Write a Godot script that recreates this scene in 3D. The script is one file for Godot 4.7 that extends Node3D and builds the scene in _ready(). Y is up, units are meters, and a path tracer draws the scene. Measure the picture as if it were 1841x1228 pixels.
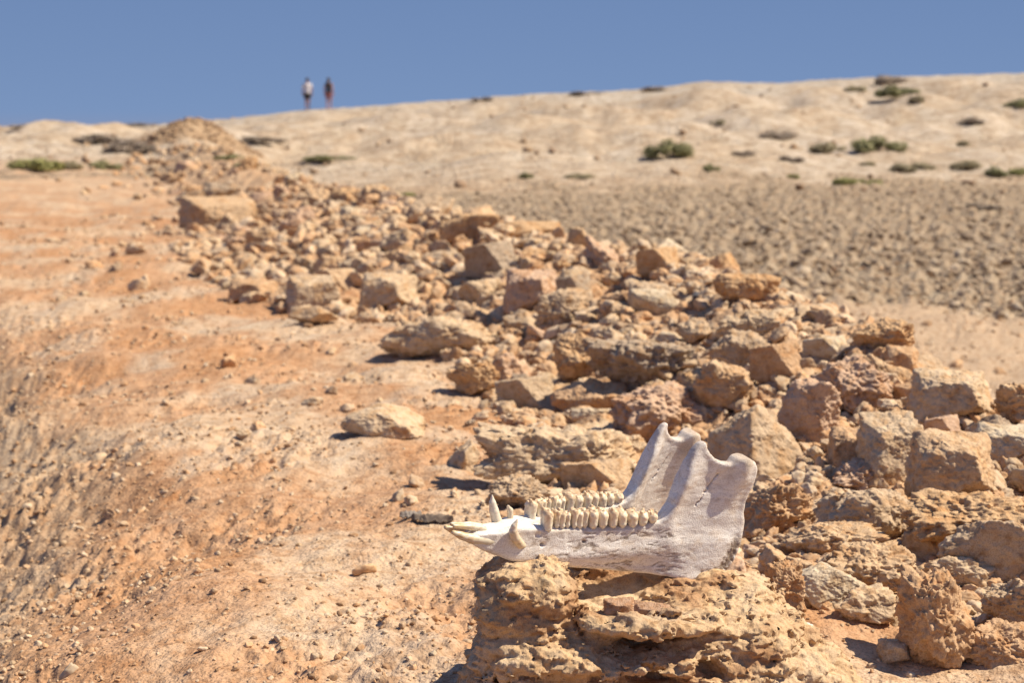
extends Node3D
# A pig's jawbone on a pitted limestone block beside a bank of rubble, on a dry plateau.

const LENS := 3500.0        # focal length in pixels of the 1841-pixel-wide photograph
const EYE := 0.52           # camera height in metres
const TILT := 0.103628      # radians the camera looks down

var cam: Camera3D
var rng := RandomNumberGenerator.new()
var n_low := noise_of(1, 3)
var n_mid := noise_of(2, 4)
var n_fine := noise_of(3, 3)
var n_ridge := ridged_of(4, 3)
var n_cell := cells_of(5)
var n_tone := noise_of(6, 4)
var names := {}
var mats := {}
var rock_mats := []
var spheres := {}


func _ready() -> void:
	rng.seed = 77
	# --- camera, sky, sun, exposure
	cam = Camera3D.new()
	cam.name = "camera"
	cam.position = Vector3(0, EYE, 0)
	cam.rotation = Vector3(-TILT, 0, 0)
	cam.keep_aspect = Camera3D.KEEP_HEIGHT
	var eye := CameraAttributesPhysical.new()
	eye.frustum_focal_length = 99.76
	eye.frustum_focus_distance = 1.80
	eye.exposure_aperture = 20.0
	eye.frustum_near = 0.05
	eye.frustum_far = 900.0
	cam.attributes = eye
	cam.fov = rad_to_deg(2.0 * atan(614.0 / LENS))
	cam.near = 0.05
	cam.far = 900.0
	add_child(cam)
	cam.current = true
	var we := WorldEnvironment.new()
	we.name = "environment"
	var env := Environment.new()
	env.background_mode = Environment.BG_SKY
	var sky := ProceduralSkyMaterial.new()
	sky.sky_top_color = Color(0.285, 0.38, 0.55)
	sky.sky_horizon_color = Color(0.41, 0.50, 0.635)
	sky.sky_curve = 0.09
	sky.ground_bottom_color = Color(0.60, 0.47, 0.36)
	sky.ground_horizon_color = Color(0.60, 0.47, 0.36)
	sky.sun_angle_max = 12.0
	env.sky = Sky.new()
	env.sky.sky_material = sky
	env.tonemap_mode = Environment.TONE_MAPPER_LINEAR
	env.tonemap_exposure = 1.46
	env.sdfgi_enabled = true
	env.ssao_enabled = true
	env.ssil_enabled = true
	we.environment = env
	add_child(we)
	var sun := DirectionalLight3D.new()
	sun.name = "sun"
	sun.light_color = Color(1.0, 0.945, 0.85)
	sun.light_energy = 1.6
	sun.light_angular_distance = 0.5
	sun.shadow_enabled = true
	add_child(sun)
	var el := deg_to_rad(52.0)
	var az := deg_to_rad(1.0)
	sun.look_at_from_position(Vector3(cos(el) * cos(az), sin(el), -cos(el) * sin(az)) * 10.0, Vector3.ZERO)

	make_materials()
	build_ground()
	build_pedestal()
	build_jaw()
	build_rocks()
	build_gravel()
	build_debris()
	build_bushes()
	build_people()


# ---------------------------------------------------------------- helpers
func noise_of(s: int, oct: int) -> FastNoiseLite:
	var n := FastNoiseLite.new()
	n.seed = s
	n.noise_type = FastNoiseLite.TYPE_SIMPLEX
	n.frequency = 1.0
	n.fractal_octaves = oct
	return n


func ridged_of(s: int, oct: int) -> FastNoiseLite:
	var n := noise_of(s, oct)
	n.fractal_type = FastNoiseLite.FRACTAL_RIDGED
	return n


func cells_of(s: int) -> FastNoiseLite:
	var n := FastNoiseLite.new()
	n.seed = s
	n.noise_type = FastNoiseLite.TYPE_CELLULAR
	n.cellular_return_type = FastNoiseLite.RETURN_DISTANCE
	n.cellular_distance_function = FastNoiseLite.DISTANCE_EUCLIDEAN
	n.frequency = 1.0
	n.fractal_type = FastNoiseLite.FRACTAL_NONE
	return n


func tab(xs: Array, ys: Array, v: float) -> float:
	if v <= xs[0]:
		return ys[0]
	var last := xs.size() - 1
	if v >= xs[last]:
		return ys[last]
	var i := 1
	while xs[i] < v:
		i += 1
	var t: float = (v - xs[i - 1]) / (xs[i] - xs[i - 1])
	return lerpf(ys[i - 1], ys[i], t)


func numbered(called: String) -> String:
	var n: int = names.get(called, 0)
	names[called] = n + 1
	return called if n == 0 else "%s_%03d" % [called, n]


func tag(o: Node, label := "", category := "", group := "", kind := "") -> void:
	if label:
		o.set_meta("label", label)
	if category:
		o.set_meta("category", category)
	if group:
		o.set_meta("group", group)
	if kind:
		o.set_meta("kind", kind)


func base(called: String, at: Vector3) -> Node3D:
	var o := Node3D.new()
	o.name = numbered(called)
	o.position = at
	add_child(o, true)
	return o


func part(called: String, mesh: Mesh, m: Material, parent: Node) -> MeshInstance3D:
	var o := MeshInstance3D.new()
	o.name = numbered(called) if parent == self else called
	o.mesh = mesh
	o.material_override = m
	parent.add_child(o, true)
	return o


func mesh_from(v: PackedVector3Array, idx: PackedInt32Array, col := PackedColorArray(), uv := PackedVector2Array()) -> ArrayMesh:
	# idx is counter-clockwise seen from outside; Godot wants the reverse
	var nrm := PackedVector3Array()
	nrm.resize(v.size())
	var out := PackedInt32Array()
	out.resize(idx.size())
	for t in range(0, idx.size(), 3):
		var a := idx[t]
		var b := idx[t + 1]
		var c := idx[t + 2]
		var n := (v[b] - v[a]).cross(v[c] - v[a])
		nrm[a] += n
		nrm[b] += n
		nrm[c] += n
		out[t] = a
		out[t + 1] = c
		out[t + 2] = b
	for i in nrm.size():
		nrm[i] = nrm[i].normalized()
	var arr := []
	arr.resize(Mesh.ARRAY_MAX)
	arr[Mesh.ARRAY_VERTEX] = v
	arr[Mesh.ARRAY_NORMAL] = nrm
	arr[Mesh.ARRAY_INDEX] = out
	if col.size():
		arr[Mesh.ARRAY_COLOR] = col
	if uv.size():
		arr[Mesh.ARRAY_TEX_UV] = uv
	var m := ArrayMesh.new()
	m.add_surface_from_arrays(Mesh.PRIMITIVE_TRIANGLES, arr)
	return m


func nets(f: Callable, lo: Vector3, hi: Vector3, h: float, lip := 1.4) -> Array:
	# surface nets over the field f (negative inside)
	var b := 5
	var bx := int(ceil((hi.x - lo.x) / (h * b)))
	var by := int(ceil((hi.y - lo.y) / (h * b)))
	var bz := int(ceil((hi.z - lo.z) / (h * b)))
	var nx := bx * b + 1
	var ny := by * b + 1
	var nz := bz * b + 1
	var sy := nx
	var sz := nx * ny
	var val := PackedFloat32Array()
	val.resize(sz * nz)
	val.fill(1e9)
	var cell := PackedInt32Array()
	cell.resize(sz * nz)
	cell.fill(-1)
	var reach := h * b * 0.88 * lip
	var blocks := []
	for k in bz:
		for j in by:
			for i in bx:
				var c := lo + Vector3(i + 0.5, j + 0.5, k + 0.5) * (h * b)
				if absf(f.call(c)) > reach:
					continue
				blocks.append(Vector3i(i * b, j * b, k * b))
				for z in range(k * b, k * b + b + 1):
					for y in range(j * b, j * b + b + 1):
						for x in range(i * b, i * b + b + 1):
							var at := x + y * sy + z * sz
							if val[at] > 1e8:
								val[at] = f.call(lo + Vector3(x, y, z) * h)
	var verts := PackedVector3Array()
	var live := PackedInt32Array()
	var off := [0, 1, sy, sy + 1, sz, sz + 1, sz + sy, sz + sy + 1]
	var edges := [[0, 1], [2, 3], [4, 5], [6, 7], [0, 2], [1, 3], [4, 6], [5, 7], [0, 4], [1, 5], [2, 6], [3, 7]]
	for bl in blocks:
		for z in range(bl.z, bl.z + b):
			for y in range(bl.y, bl.y + b):
				for x in range(bl.x, bl.x + b):
					var at: int = x + y * sy + z * sz
					var mask := 0
					for q in 8:
						if val[at + off[q]] < 0.0:
							mask |= 1 << q
					if mask == 0 or mask == 255:
						continue
					var sum := Vector3.ZERO
					var n := 0
					for e in edges:
						var a: int = e[0]
						var c: int = e[1]
						if ((mask >> a) & 1) == ((mask >> c) & 1):
							continue
						var va := val[at + off[a]]
						var vc := val[at + off[c]]
						var t := va / (va - vc)
						var pa := Vector3(a & 1, (a >> 1) & 1, a >> 2)
						var pc := Vector3(c & 1, (c >> 1) & 1, c >> 2)
						sum += pa.lerp(pc, t)
						n += 1
					cell[at] = verts.size()
					live.append(at)
					verts.append(lo + (Vector3(x, y, z) + sum / n) * h)
	var idx := PackedInt32Array()
	var step := [1, sy, sz]
	for at in live:
		var inside := val[at] < 0.0
		for ax in 3:
			if inside == (val[at + step[ax]] < 0.0):
				continue
			var s1: int = step[(ax + 1) % 3]
			var s2: int = step[(ax + 2) % 3]
			if at - s1 - s2 < 0:
				continue
			var p := cell[at]
			var q := cell[at - s1]
			var r := cell[at - s1 - s2]
			var s := cell[at - s2]
			if q < 0 or r < 0 or s < 0:
				continue
			if inside:
				idx.append_array([p, q, r, p, r, s])
			else:
				idx.append_array([p, r, q, p, s, r])
	return [verts, idx]


func smin(a: float, b: float, k: float) -> float:
	var h := maxf(k - absf(a - b), 0.0) / k
	return minf(a, b) - h * h * k * 0.25


func smax(a: float, b: float, k: float) -> float:
	return -smin(-a, -b, k)


func capsule(p: Vector3, a: Vector3, b: Vector3, ra: float, rb: float) -> float:
	var ab := b - a
	var t := clampf((p - a).dot(ab) / ab.length_squared(), 0.0, 1.0)
	return (p - a - ab * t).length() - lerpf(ra, rb, t)


func egg(p: Vector3, c: Vector3, r: Vector3) -> float:
	var q := (p - c) / r
	var l := q.length()
	if l < 1e-4:
		return -minf(r.x, minf(r.y, r.z))
	return l * (l - 1.0) / (q / r).length()


func block(p: Vector3, c: Vector3, half: Vector3, r: float) -> float:
	var q := (p - c).abs() - half + Vector3(r, r, r)
	return Vector3(maxf(q.x, 0), maxf(q.y, 0), maxf(q.z, 0)).length() + minf(maxf(q.x, maxf(q.y, q.z)), 0.0) - r


func lin(r: float, g: float, b: float) -> Color:
	return Color(r, g, b)


func to_photo(p: Vector3) -> Vector3:
	# where a point shows in the photograph (pixels) and how far it is
	var q := p - Vector3(0, EYE, 0)
	var f := -q.y * sin(TILT) - q.z * cos(TILT)
	var u := q.y * cos(TILT) - q.z * sin(TILT)
	return Vector3(920.5 + LENS * q.x / f, 614.0 - LENS * u / f, f)


func sight(px: float, py: float) -> Vector3:
	var f := Vector3(0, -sin(TILT), -cos(TILT))
	var u := Vector3(0, cos(TILT), -sin(TILT))
	return f + Vector3.RIGHT * ((px - 920.5) / LENS) - u * ((py - 614.0) / LENS)


func on_ground(px: float, py: float) -> Vector3:
	# the point of the ground that is seen at that place of the photograph
	var r := sight(px, py)
	var t := 1.2
	var before := t
	while t < 140.0:
		var p := Vector3(0, EYE, 0) + r * t
		if p.y < ground_at(p.x, -p.z):
			break
		before = t
		t *= 1.012
	for i in 14:
		var m := (t + before) * 0.5
		var p := Vector3(0, EYE, 0) + r * m
		if p.y < ground_at(p.x, -p.z):
			t = m
		else:
			before = m
	return Vector3(0, EYE, 0) + r * t


# ---------------------------------------------------------------- materials
func picture(n: FastNoiseLite, size: int, stops: Array, shades: Array) -> NoiseTexture2D:
	var t := NoiseTexture2D.new()
	t.width = size
	t.height = size
	t.seamless = true
	t.noise = n
	t.generate_mipmaps = false
	var g := Gradient.new()
	g.offsets = PackedFloat32Array(stops)
	g.colors = PackedColorArray(shades)
	t.color_ramp = g
	return t


func relief(n: FastNoiseLite, size: int) -> NoiseTexture2D:
	var t := NoiseTexture2D.new()
	t.width = size
	t.height = size
	t.seamless = true
	t.noise = n
	t.generate_mipmaps = false
	return t


func bits(s: int, freq: float, oct: int, type := FastNoiseLite.TYPE_SIMPLEX_SMOOTH, gain := 0.55) -> FastNoiseLite:
	var n := FastNoiseLite.new()
	n.seed = s
	n.noise_type = type
	n.frequency = freq
	n.fractal_octaves = oct
	n.fractal_gain = gain
	return n


func pit_relief(size: int) -> ImageTexture:
	# grain with small rounded pits: the skin of weathered limestone
	var grain := bits(41, 0.03, 5, FastNoiseLite.TYPE_SIMPLEX, 0.62).get_seamless_image(size, size)
	var c := bits(42, 0.035, 2, FastNoiseLite.TYPE_CELLULAR)
	c.cellular_return_type = FastNoiseLite.RETURN_DISTANCE
	c.domain_warp_enabled = true
	c.domain_warp_amplitude = 12.0
	c.domain_warp_frequency = 0.03
	var pits := c.get_seamless_image(size, size)
	grain.convert(Image.FORMAT_L8)
	pits.convert(Image.FORMAT_L8)
	var a := grain.get_data()
	var b := pits.get_data()
	for i in a.size():
		var p := clampf((b[i] / 255.0) * 2.2, 0.0, 1.0)
		a[i] = int(clampf(0.52 * a[i] + 118.0 * p, 0, 255))
	var im := Image.create_from_data(size, size, false, Image.FORMAT_L8, a)
	return ImageTexture.create_from_image(im)


func earth(name_: String, tile: float, colors: Texture2D, rel: Texture2D, cm: float, detail: Texture2D = null, detail_tile := 1.0) -> StandardMaterial3D:
	var m := StandardMaterial3D.new()
	m.resource_name = name_
	m.vertex_color_use_as_albedo = true
	m.albedo_texture = colors
	m.roughness = 0.95
	m.metallic_specular = 0.25
	m.uv1_triplanar = true
	m.uv1_world_triplanar = true
	m.uv1_scale = Vector3.ONE / tile
	if rel:
		m.heightmap_enabled = true
		m.heightmap_texture = rel
		m.heightmap_scale = cm
	if detail:
		m.detail_enabled = true
		m.detail_blend_mode = BaseMaterial3D.BLEND_MODE_MUL
		m.detail_albedo = detail
		m.detail_uv_layer = BaseMaterial3D.DETAIL_UV_2
		m.uv2_triplanar = true
		m.uv2_world_triplanar = true
		m.uv2_scale = Vector3.ONE / detail_tile
	return m


func make_materials() -> void:
	var soil_tone := picture(bits(11, 0.012, 6, FastNoiseLite.TYPE_SIMPLEX, 0.68), 1024, [0.0, 0.32, 0.48, 0.62, 0.8, 1.0], [Color(0.74, 0.66, 0.60), Color(0.90, 0.85, 0.80), Color(0.96, 0.945, 0.93), Color(0.99, 0.98, 0.97), Color(1.0, 1.0, 1.0), Color(1.0, 1.0, 1.0)])
	var speck := picture(bits(12, 0.07, 3, FastNoiseLite.TYPE_SIMPLEX, 0.7), 512, [0.0, 0.28, 0.4, 0.7, 1.0], [Color(0.68, 0.64, 0.60), Color(0.88, 0.865, 0.85), Color(0.985, 0.98, 0.975), Color(1, 1, 1), Color(1, 1, 1)])
	var soil_rel := relief(bits(13, 0.045, 5, FastNoiseLite.TYPE_SIMPLEX, 0.62), 1024)
	var stone_tone := picture(bits(14, 0.010, 6, FastNoiseLite.TYPE_SIMPLEX, 0.64), 1024, [0.0, 0.3, 0.42, 0.55, 0.72, 1.0], [Color(0.68, 0.60, 0.53), Color(0.88, 0.83, 0.78), Color(0.96, 0.94, 0.92), Color(0.98, 0.965, 0.95), Color(1, 0.99, 0.98), Color(1, 1, 1)])
	var stone_rel := pit_relief(512)
	var hill_tone := picture(bits(15, 0.010, 6, FastNoiseLite.TYPE_SIMPLEX, 0.6), 1024, [0.0, 0.3, 0.5, 0.7, 1.0], [Color(0.70, 0.64, 0.58), Color(0.86, 0.82, 0.78), Color(0.94, 0.92, 0.90), Color(1, 1, 1), Color(1, 1, 1)])
	mats.soil = earth("soil", 0.62, soil_tone, soil_rel, 0.38, speck, 0.21)
	mats.field = earth("field soil", 2.6, soil_tone, soil_rel, 4.0, speck, 0.9)
	mats.hill = earth("hill sand", 7.0, hill_tone, soil_rel, 8.0, speck, 2.3)
	mats.block = earth("pedestal limestone", 0.21, stone_tone, stone_rel, 0.35, speck, 0.075)
	mats.chip = earth("chip", 0.11, stone_tone, soil_rel, 0.12)
	mats.pebble = earth("pebbles", 0.2, stone_tone, null, 0.0)
	mats.clod = earth("clods", 0.5, soil_tone, null, 0.0)
	# rock tones: linear base colours, multiplied with the rock's own patches
	var tones := [
		Color(0.60, 0.445, 0.295), Color(0.63, 0.50, 0.355), Color(0.57, 0.395, 0.25), Color(0.56, 0.44, 0.315),
		Color(0.61, 0.425, 0.255), Color(0.60, 0.435, 0.32), Color(0.46, 0.375, 0.29), Color(0.16, 0.165, 0.19), Color(0.63, 0.54, 0.41)]
	for t in tones:
		var m := earth("rock", 0.27, stone_tone, stone_rel, 0.45, speck, 0.10)
		m.albedo_color = t.linear_to_srgb()
		rock_mats.append(m)
	# bone: chalky, with fine pores
	var pores := bits(21, 0.03, 5, FastNoiseLite.TYPE_SIMPLEX, 0.66)
	var bone := earth("weathered bone", 0.034, picture(pores, 512, [0.0, 0.22, 0.36, 0.5, 1.0], [Color(0.66, 0.61, 0.57), Color(0.86, 0.835, 0.815), Color(0.96, 0.955, 0.95), Color(1, 1, 1), Color(1, 1, 1)]), relief(pores, 512), 0.035)
	bone.uv1_world_triplanar = false
	bone.roughness = 0.75
	mats.bone = bone
	var tooth := StandardMaterial3D.new()
	tooth.resource_name = "tooth enamel"
	tooth.vertex_color_use_as_albedo = true
	tooth.roughness = 0.42
	tooth.metallic_specular = 0.45
	tooth.subsurf_scatter_enabled = true
	tooth.subsurf_scatter_strength = 0.05
	mats.tooth = tooth
	mats.leaf = plain(Color(1, 1, 1), 0.75)
	mats.leaf.vertex_color_use_as_albedo = true
	mats.leaf.backlight_enabled = true
	mats.leaf.backlight = Color(0.22, 0.22, 0.12)
	mats.twig = plain(Color(0.16, 0.12, 0.09).linear_to_srgb(), 0.9)


func plain(c: Color, rough: float) -> StandardMaterial3D:
	var m := StandardMaterial3D.new()
	m.albedo_color = c
	m.roughness = rough
	return m


# ---------------------------------------------------------------- the ground
const LEFT_D := [1.0, 1.9, 2.4, 3.3, 4.0, 4.9, 5.9, 9.0, 14.0, 30.0, 60.0]
const LEFT_X := [-0.40, -0.47, -0.55, -0.63, -0.80, -1.14, -1.55, -3.2, -6.0, -16.0, -34.0]
const CREST_D := [1.6, 2.2, 2.6, 3.2, 3.9, 5.6, 7.0, 8.6, 12.0, 18.0, 25.0, 36.0, 50.0]
const CREST_X := [0.62, 0.70, 0.74, 0.72, 0.64, 0.45, 0.12, -0.34, -1.0, -2.3, -3.7, -5.7, -8.5]
const WIDE_D := [1.8, 2.4, 3.0, 4.0, 5.6, 6.7, 9.0, 11.4, 18.0, 50.0]
const WIDE_X := [0.45, 0.58, 0.60, 0.58, 0.66, 0.95, 1.0, 0.85, 0.85, 1.2]
const BANK_D := [1.8, 2.2, 2.8, 4.0, 8.0, 12.0, 20.0, 36.0, 44.0]
const BANK_H := [0.0, 0.03, 0.10, 0.15, 0.18, 0.20, 0.26, 0.34, 0.2]
const SKY_X := [-1500.0, -300.0, 0.0, 60.0, 110.0, 180.0, 250.0, 400.0, 470.0, 560.0, 700.0, 860.0, 1000.0, 1100.0, 1200.0, 1260.0, 1400.0, 1500.0, 1600.0, 1841.0, 2300.0, 4000.0]
const SKY_Y := [230.0, 232.0, 229.0, 226.0, 225.0, 226.0, 226.0, 217.0, 208.0, 198.0, 189.0, 177.0, 168.0, 164.0, 156.0, 148.0, 150.0, 143.0, 140.0, 132.0, 126.0, 130.0]


func bank(x: float, d: float) -> Vector2:
	# (how far up the rubble bank from its left foot, 1 at its crest; its height)
	var xc := tab(CREST_D, CREST_X, d)
	return Vector2((x - xc) / tab(WIDE_D, WIDE_X, d) + 1.0, tab(BANK_D, BANK_H, d))


func in_field(x: float, d: float) -> float:
	# share of the stony grey field, 0 to 1
	var near := tab([-2.0, -0.6, 0.0, 1.3, 2.4, 6.0], [26.0, 21.0, 17.5, 12.0, 9.4, 7.6], x)
	var far := tab([-0.08, 0.1, 0.3], [29.0, 34.0, 40.0], x / d)
	var w := n_low.get_noise_2d(x * 0.4, d * 0.25) * 0.12
	return smoothstep(near * 0.93, near * 1.08, d * (1.0 + w)) * (1.0 - smoothstep(far * 0.94, far * 1.06, d * (1.0 + w)))


func ground_at(x: float, d: float) -> float:
	var b := bank(x, d)
	var wide := 0.35 + 0.05 * d
	var xc := tab(CREST_D, CREST_X, d)
	var fl := tab([1.8, 2.3, 3.5, 6.0, 40.0], [0.0, -0.03, -0.22, -0.35, -0.35], d)
	var up := smoothstep(0.0, 1.0, b.x) * b.y
	var h := lerpf(up, fl, smoothstep(xc, xc + wide, x))
	# the edge on the left, where the ground falls away
	var le := tab(LEFT_D, LEFT_X, d) + n_low.get_noise_2d(d * 1.1, 7.0) * 0.05 * (1.0 + 0.25 * d)
	var t := le - x
	var fall := 0.0
	if d < 28.0:
		fall = (sqrt(t * t + 0.02 + 0.004 * d * d) + t) * 0.5
		h -= minf(fall * 0.52, 1.2 + 0.1 * fall) * (1.0 - smoothstep(18.0, 28.0, d))
	# the hill behind
	if d > 26.0:
		var a := 920.5 + LENS * x / d
		var foot := tab([0.0, 920.0, 1841.0], [30.0, 29.0, 37.0], a)
		var dc := 105.0
		if d > foot:
			var crest := EYE + (250.0 - tab(SKY_X, SKY_Y, a)) / LENS * dc
			var s := (d - foot) / (dc - foot)
			if s < 1.0:
				h = lerpf(h, crest, s) - sin(s * PI) * 0.25 + n_low.get_noise_2d(x * 0.11, d * 0.07) * 1.3 * s * (1.0 - s) * 2.0
			else:
				h = crest - (d - dc) * 0.16
			h += n_mid.get_noise_2d(x * 0.5, d * 0.4) * 0.06 * minf(1.0, s * 6.0)
			var q := Vector2(x + 16.6, (d - 70.0) * 0.6)
			h += 0.42 * exp(-q.length_squared() / 14.0)
		var r := Vector2(x + 8.36, d - 50.0)
		h += 0.54 * exp(-pow(r.length() / 1.55, 2.2)) + 0.2 * exp(-r.length_squared() / 6.0)
	# bumps at every size
	h += n_low.get_noise_2d(x * 0.7, d * 0.5) * 0.035
	if d < 60.0:
		h += n_mid.get_noise_2d(x * 3.1, d * 2.6 + 40.0) * 0.014
		if fall > 0.05:
			h += n_mid.get_noise_2d((x - le) * 5.0, d * 2.4) * 0.012 * smoothstep(0.05, 0.3, fall)
		if b.x > 0.1 and x < xc + 0.5 * wide:
			h += n_mid.get_noise_2d(x * 5.0, d * 5.0) * 0.03 * minf(1.0, b.y * 8.0)
		var fi := in_field(x, d) if d > 7.0 else 0.0
		if fi > 0.0:
			h += (n_ridge.get_noise_2d(x * 1.7, d * 1.3) * 0.05 + n_mid.get_noise_2d(x * 7.0, d * 5.0) * 0.035) * fi
	return h


func fine_bumps(x: float, d: float, rough: float) -> float:
	# crumbs and crusts, only on the near ground
	var patch := smoothstep(-0.1, 0.35, n_tone.get_noise_2d(x * 2.3 + 31.0, d * 1.6)) * 0.9 + 0.25
	var h := n_mid.get_noise_2d(x * 14.0, d * 10.0) * 0.006 * patch
	h += n_fine.get_noise_2d(x * 46.0, d * 34.0) * (0.0035 * patch + 0.004 * rough)
	var c := n_cell.get_noise_2d(x * 34.0, d * 26.0)
	h -= 0.005 * patch * smoothstep(-0.35, -0.85, c) * (1.0 + rough)
	h += rough * (1.0 - 0.8 * smoothstep(3.0, 5.5, d)) * n_mid.get_noise_2d(x * 15.0 + 3.0 + d * 2.0, d * 7.0) * 0.008
	return h


func ground_color(x: float, d: float) -> Color:
	var orange := lin(0.54, 0.345, 0.212)
	var pale := lin(0.60, 0.455, 0.325)
	var red := lin(0.50, 0.29, 0.160)
	var white := lin(0.56, 0.47, 0.37)
	var c := orange
	var p := n_tone.get_noise_2d(x * 1.1, d * 0.7)
	var q := n_tone.get_noise_2d(x * 3.3 + 90.0, d * 1.5)
	c = c.lerp(pale, smoothstep(-0.05, 0.4, p + 0.5 * q))
	c = c.lerp(red, 0.85 * smoothstep(-0.05, 0.4, -p + 0.6 * q))
	c = c.lerp(white, 0.6 * smoothstep(0.25, 0.55, n_tone.get_noise_2d(x * 2.0 + 7.0, d * 1.3 + 50.0)))
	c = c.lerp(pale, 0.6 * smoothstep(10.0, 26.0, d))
	# the grey crust at the left edge
	var le := tab(LEFT_D, LEFT_X, d)
	var edge := smoothstep(-0.05, 0.16, le - x + 0.08 * q)
	c = c.lerp(lin(0.44, 0.335, 0.235), 0.7 * edge * (1.0 - smoothstep(16.0, 24.0, d)))
	# the bank and what lies right of it
	var b := bank(x, d)
	if d < 46.0:
		c = c.lerp(lin(0.57, 0.40, 0.25), 0.6 * smoothstep(0.1, 0.5, b.x) * smoothstep(2.0, 2.6, d))
		var over := smoothstep(1.05, 1.5, b.x) * smoothstep(4.0, 6.0, d)
		c = c.lerp(lin(0.53, 0.41, 0.295), over)
	if d > 7.0:
		c = c.lerp(lin(0.41, 0.335, 0.25), in_field(x, d) * 0.95)
	if d > 26.0:
		var s := smoothstep(28.0, 42.0, d)
		var hill := lin(0.61, 0.525, 0.425).lerp(lin(0.57, 0.47, 0.36), smoothstep(-0.15, 0.35, n_low.get_noise_2d(x * 0.16 + 4.0, d * 0.06) + 0.5 * n_tone.get_noise_2d(x * 0.6, d * 0.16)))
		hill = hill.lerp(lin(0.42, 0.34, 0.25), 0.3 * smoothstep(0.18, 0.5, n_tone.get_noise_2d(x * 0.9 + 50.0, d * 0.22)))
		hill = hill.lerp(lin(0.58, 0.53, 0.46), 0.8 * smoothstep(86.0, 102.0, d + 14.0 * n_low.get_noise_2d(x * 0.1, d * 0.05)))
		c = c.lerp(hill, s * (1.0 - in_field(x, d)))
		var r := Vector2(x + 8.36, d - 50.0).length()
		c = c.lerp(lin(0.50, 0.365, 0.24), 1.0 - smoothstep(1.6, 2.8, r))
	return c


func build_ground() -> void:
	var rows := PackedFloat32Array()
	var y := 1540.0
	while y > 345.0:
		rows.append(0.55 * LENS / (y - 250.0))
		y -= 2.6
	var d := rows[rows.size() - 1]
	while d < 112.0:
		d += 0.25 if d < 46.0 else 0.14 if d < 53.5 else 0.55
		rows.append(d)
	for far in [120.0, 140.0, 180.0, 260.0, 420.0, 800.0]:
		rows.append(far)
	var cols := 680
	var v := PackedVector3Array()
	var col := PackedColorArray()
	for r in rows.size():
		d = rows[r]
		var half := 0.22 + d * 0.34
		for i in cols:
			var t := 2.0 * i / (cols - 1) - 1.0
			# even over the part that is looked at, then ever wider strips to both sides
			var x := half * t / 0.9
			if absf(t) > 0.9:
				x = signf(t) * half * (1.0 + (absf(t) - 0.9) / 0.9 + pow((absf(t) - 0.9) * 10.0, 3.0) * 5.0)
			var h := ground_at(x, d)
			if d < 14.0:
				var le := tab(LEFT_D, LEFT_X, d)
				h += fine_bumps(x, d, smoothstep(-0.05, 0.2, le - x)) * (1.0 - smoothstep(9.0, 14.0, d))
			v.append(Vector3(x, h, -d))
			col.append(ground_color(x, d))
	# one sheet, cut along its own grid into the near ground, the stony field and the hill
	var sets := [PackedInt32Array(), PackedInt32Array(), PackedInt32Array()]
	for r in rows.size() - 1:
		for i in cols - 1:
			var a := r * cols + i
			var dd := rows[r]
			var x := v[a].x
			var k := 0
			if dd > 7.0 and in_field(x, dd) > 0.5:
				k = 1
			elif dd > tab([-0.3, 0.0, 0.3], [33.0, 29.0, 35.0], x / dd):
				k = 2
			sets[k].append_array([a, a + 1, a + cols + 1, a, a + cols + 1, a + cols])
	var called := ["ground", "field", "hill"]
	var says := ["bare orange and pale dusty ground left of and around the rubble", "flat grey brown field of clods right of the rubble bank", "pale sandy hill rising to the skyline behind the field"]
	var skins := [mats.soil, mats.field, mats.hill]
	for k in 3:
		var remap := PackedInt32Array()
		remap.resize(v.size())
		remap.fill(-1)
		var v2 := PackedVector3Array()
		var c2 := PackedColorArray()
		var i2 := PackedInt32Array()
		for n in sets[k]:
			if remap[n] < 0:
				remap[n] = v2.size()
				v2.append(v[n])
				c2.append(col[n])
			i2.append(remap[n])
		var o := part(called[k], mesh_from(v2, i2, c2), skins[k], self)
		tag(o, says[k], called[k], "", "structure")


# ---------------------------------------------------------------- the pedestal rock
const STONE_AT := Vector3(0.118, 0.0, -1.80)


func px_x(px: float) -> float:
	return (px - 920.5) / LENS * 1.80 - STONE_AT.x


func px_y(py: float) -> float:
	return EYE - (py - 250.0) / LENS * 1.80


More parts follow.
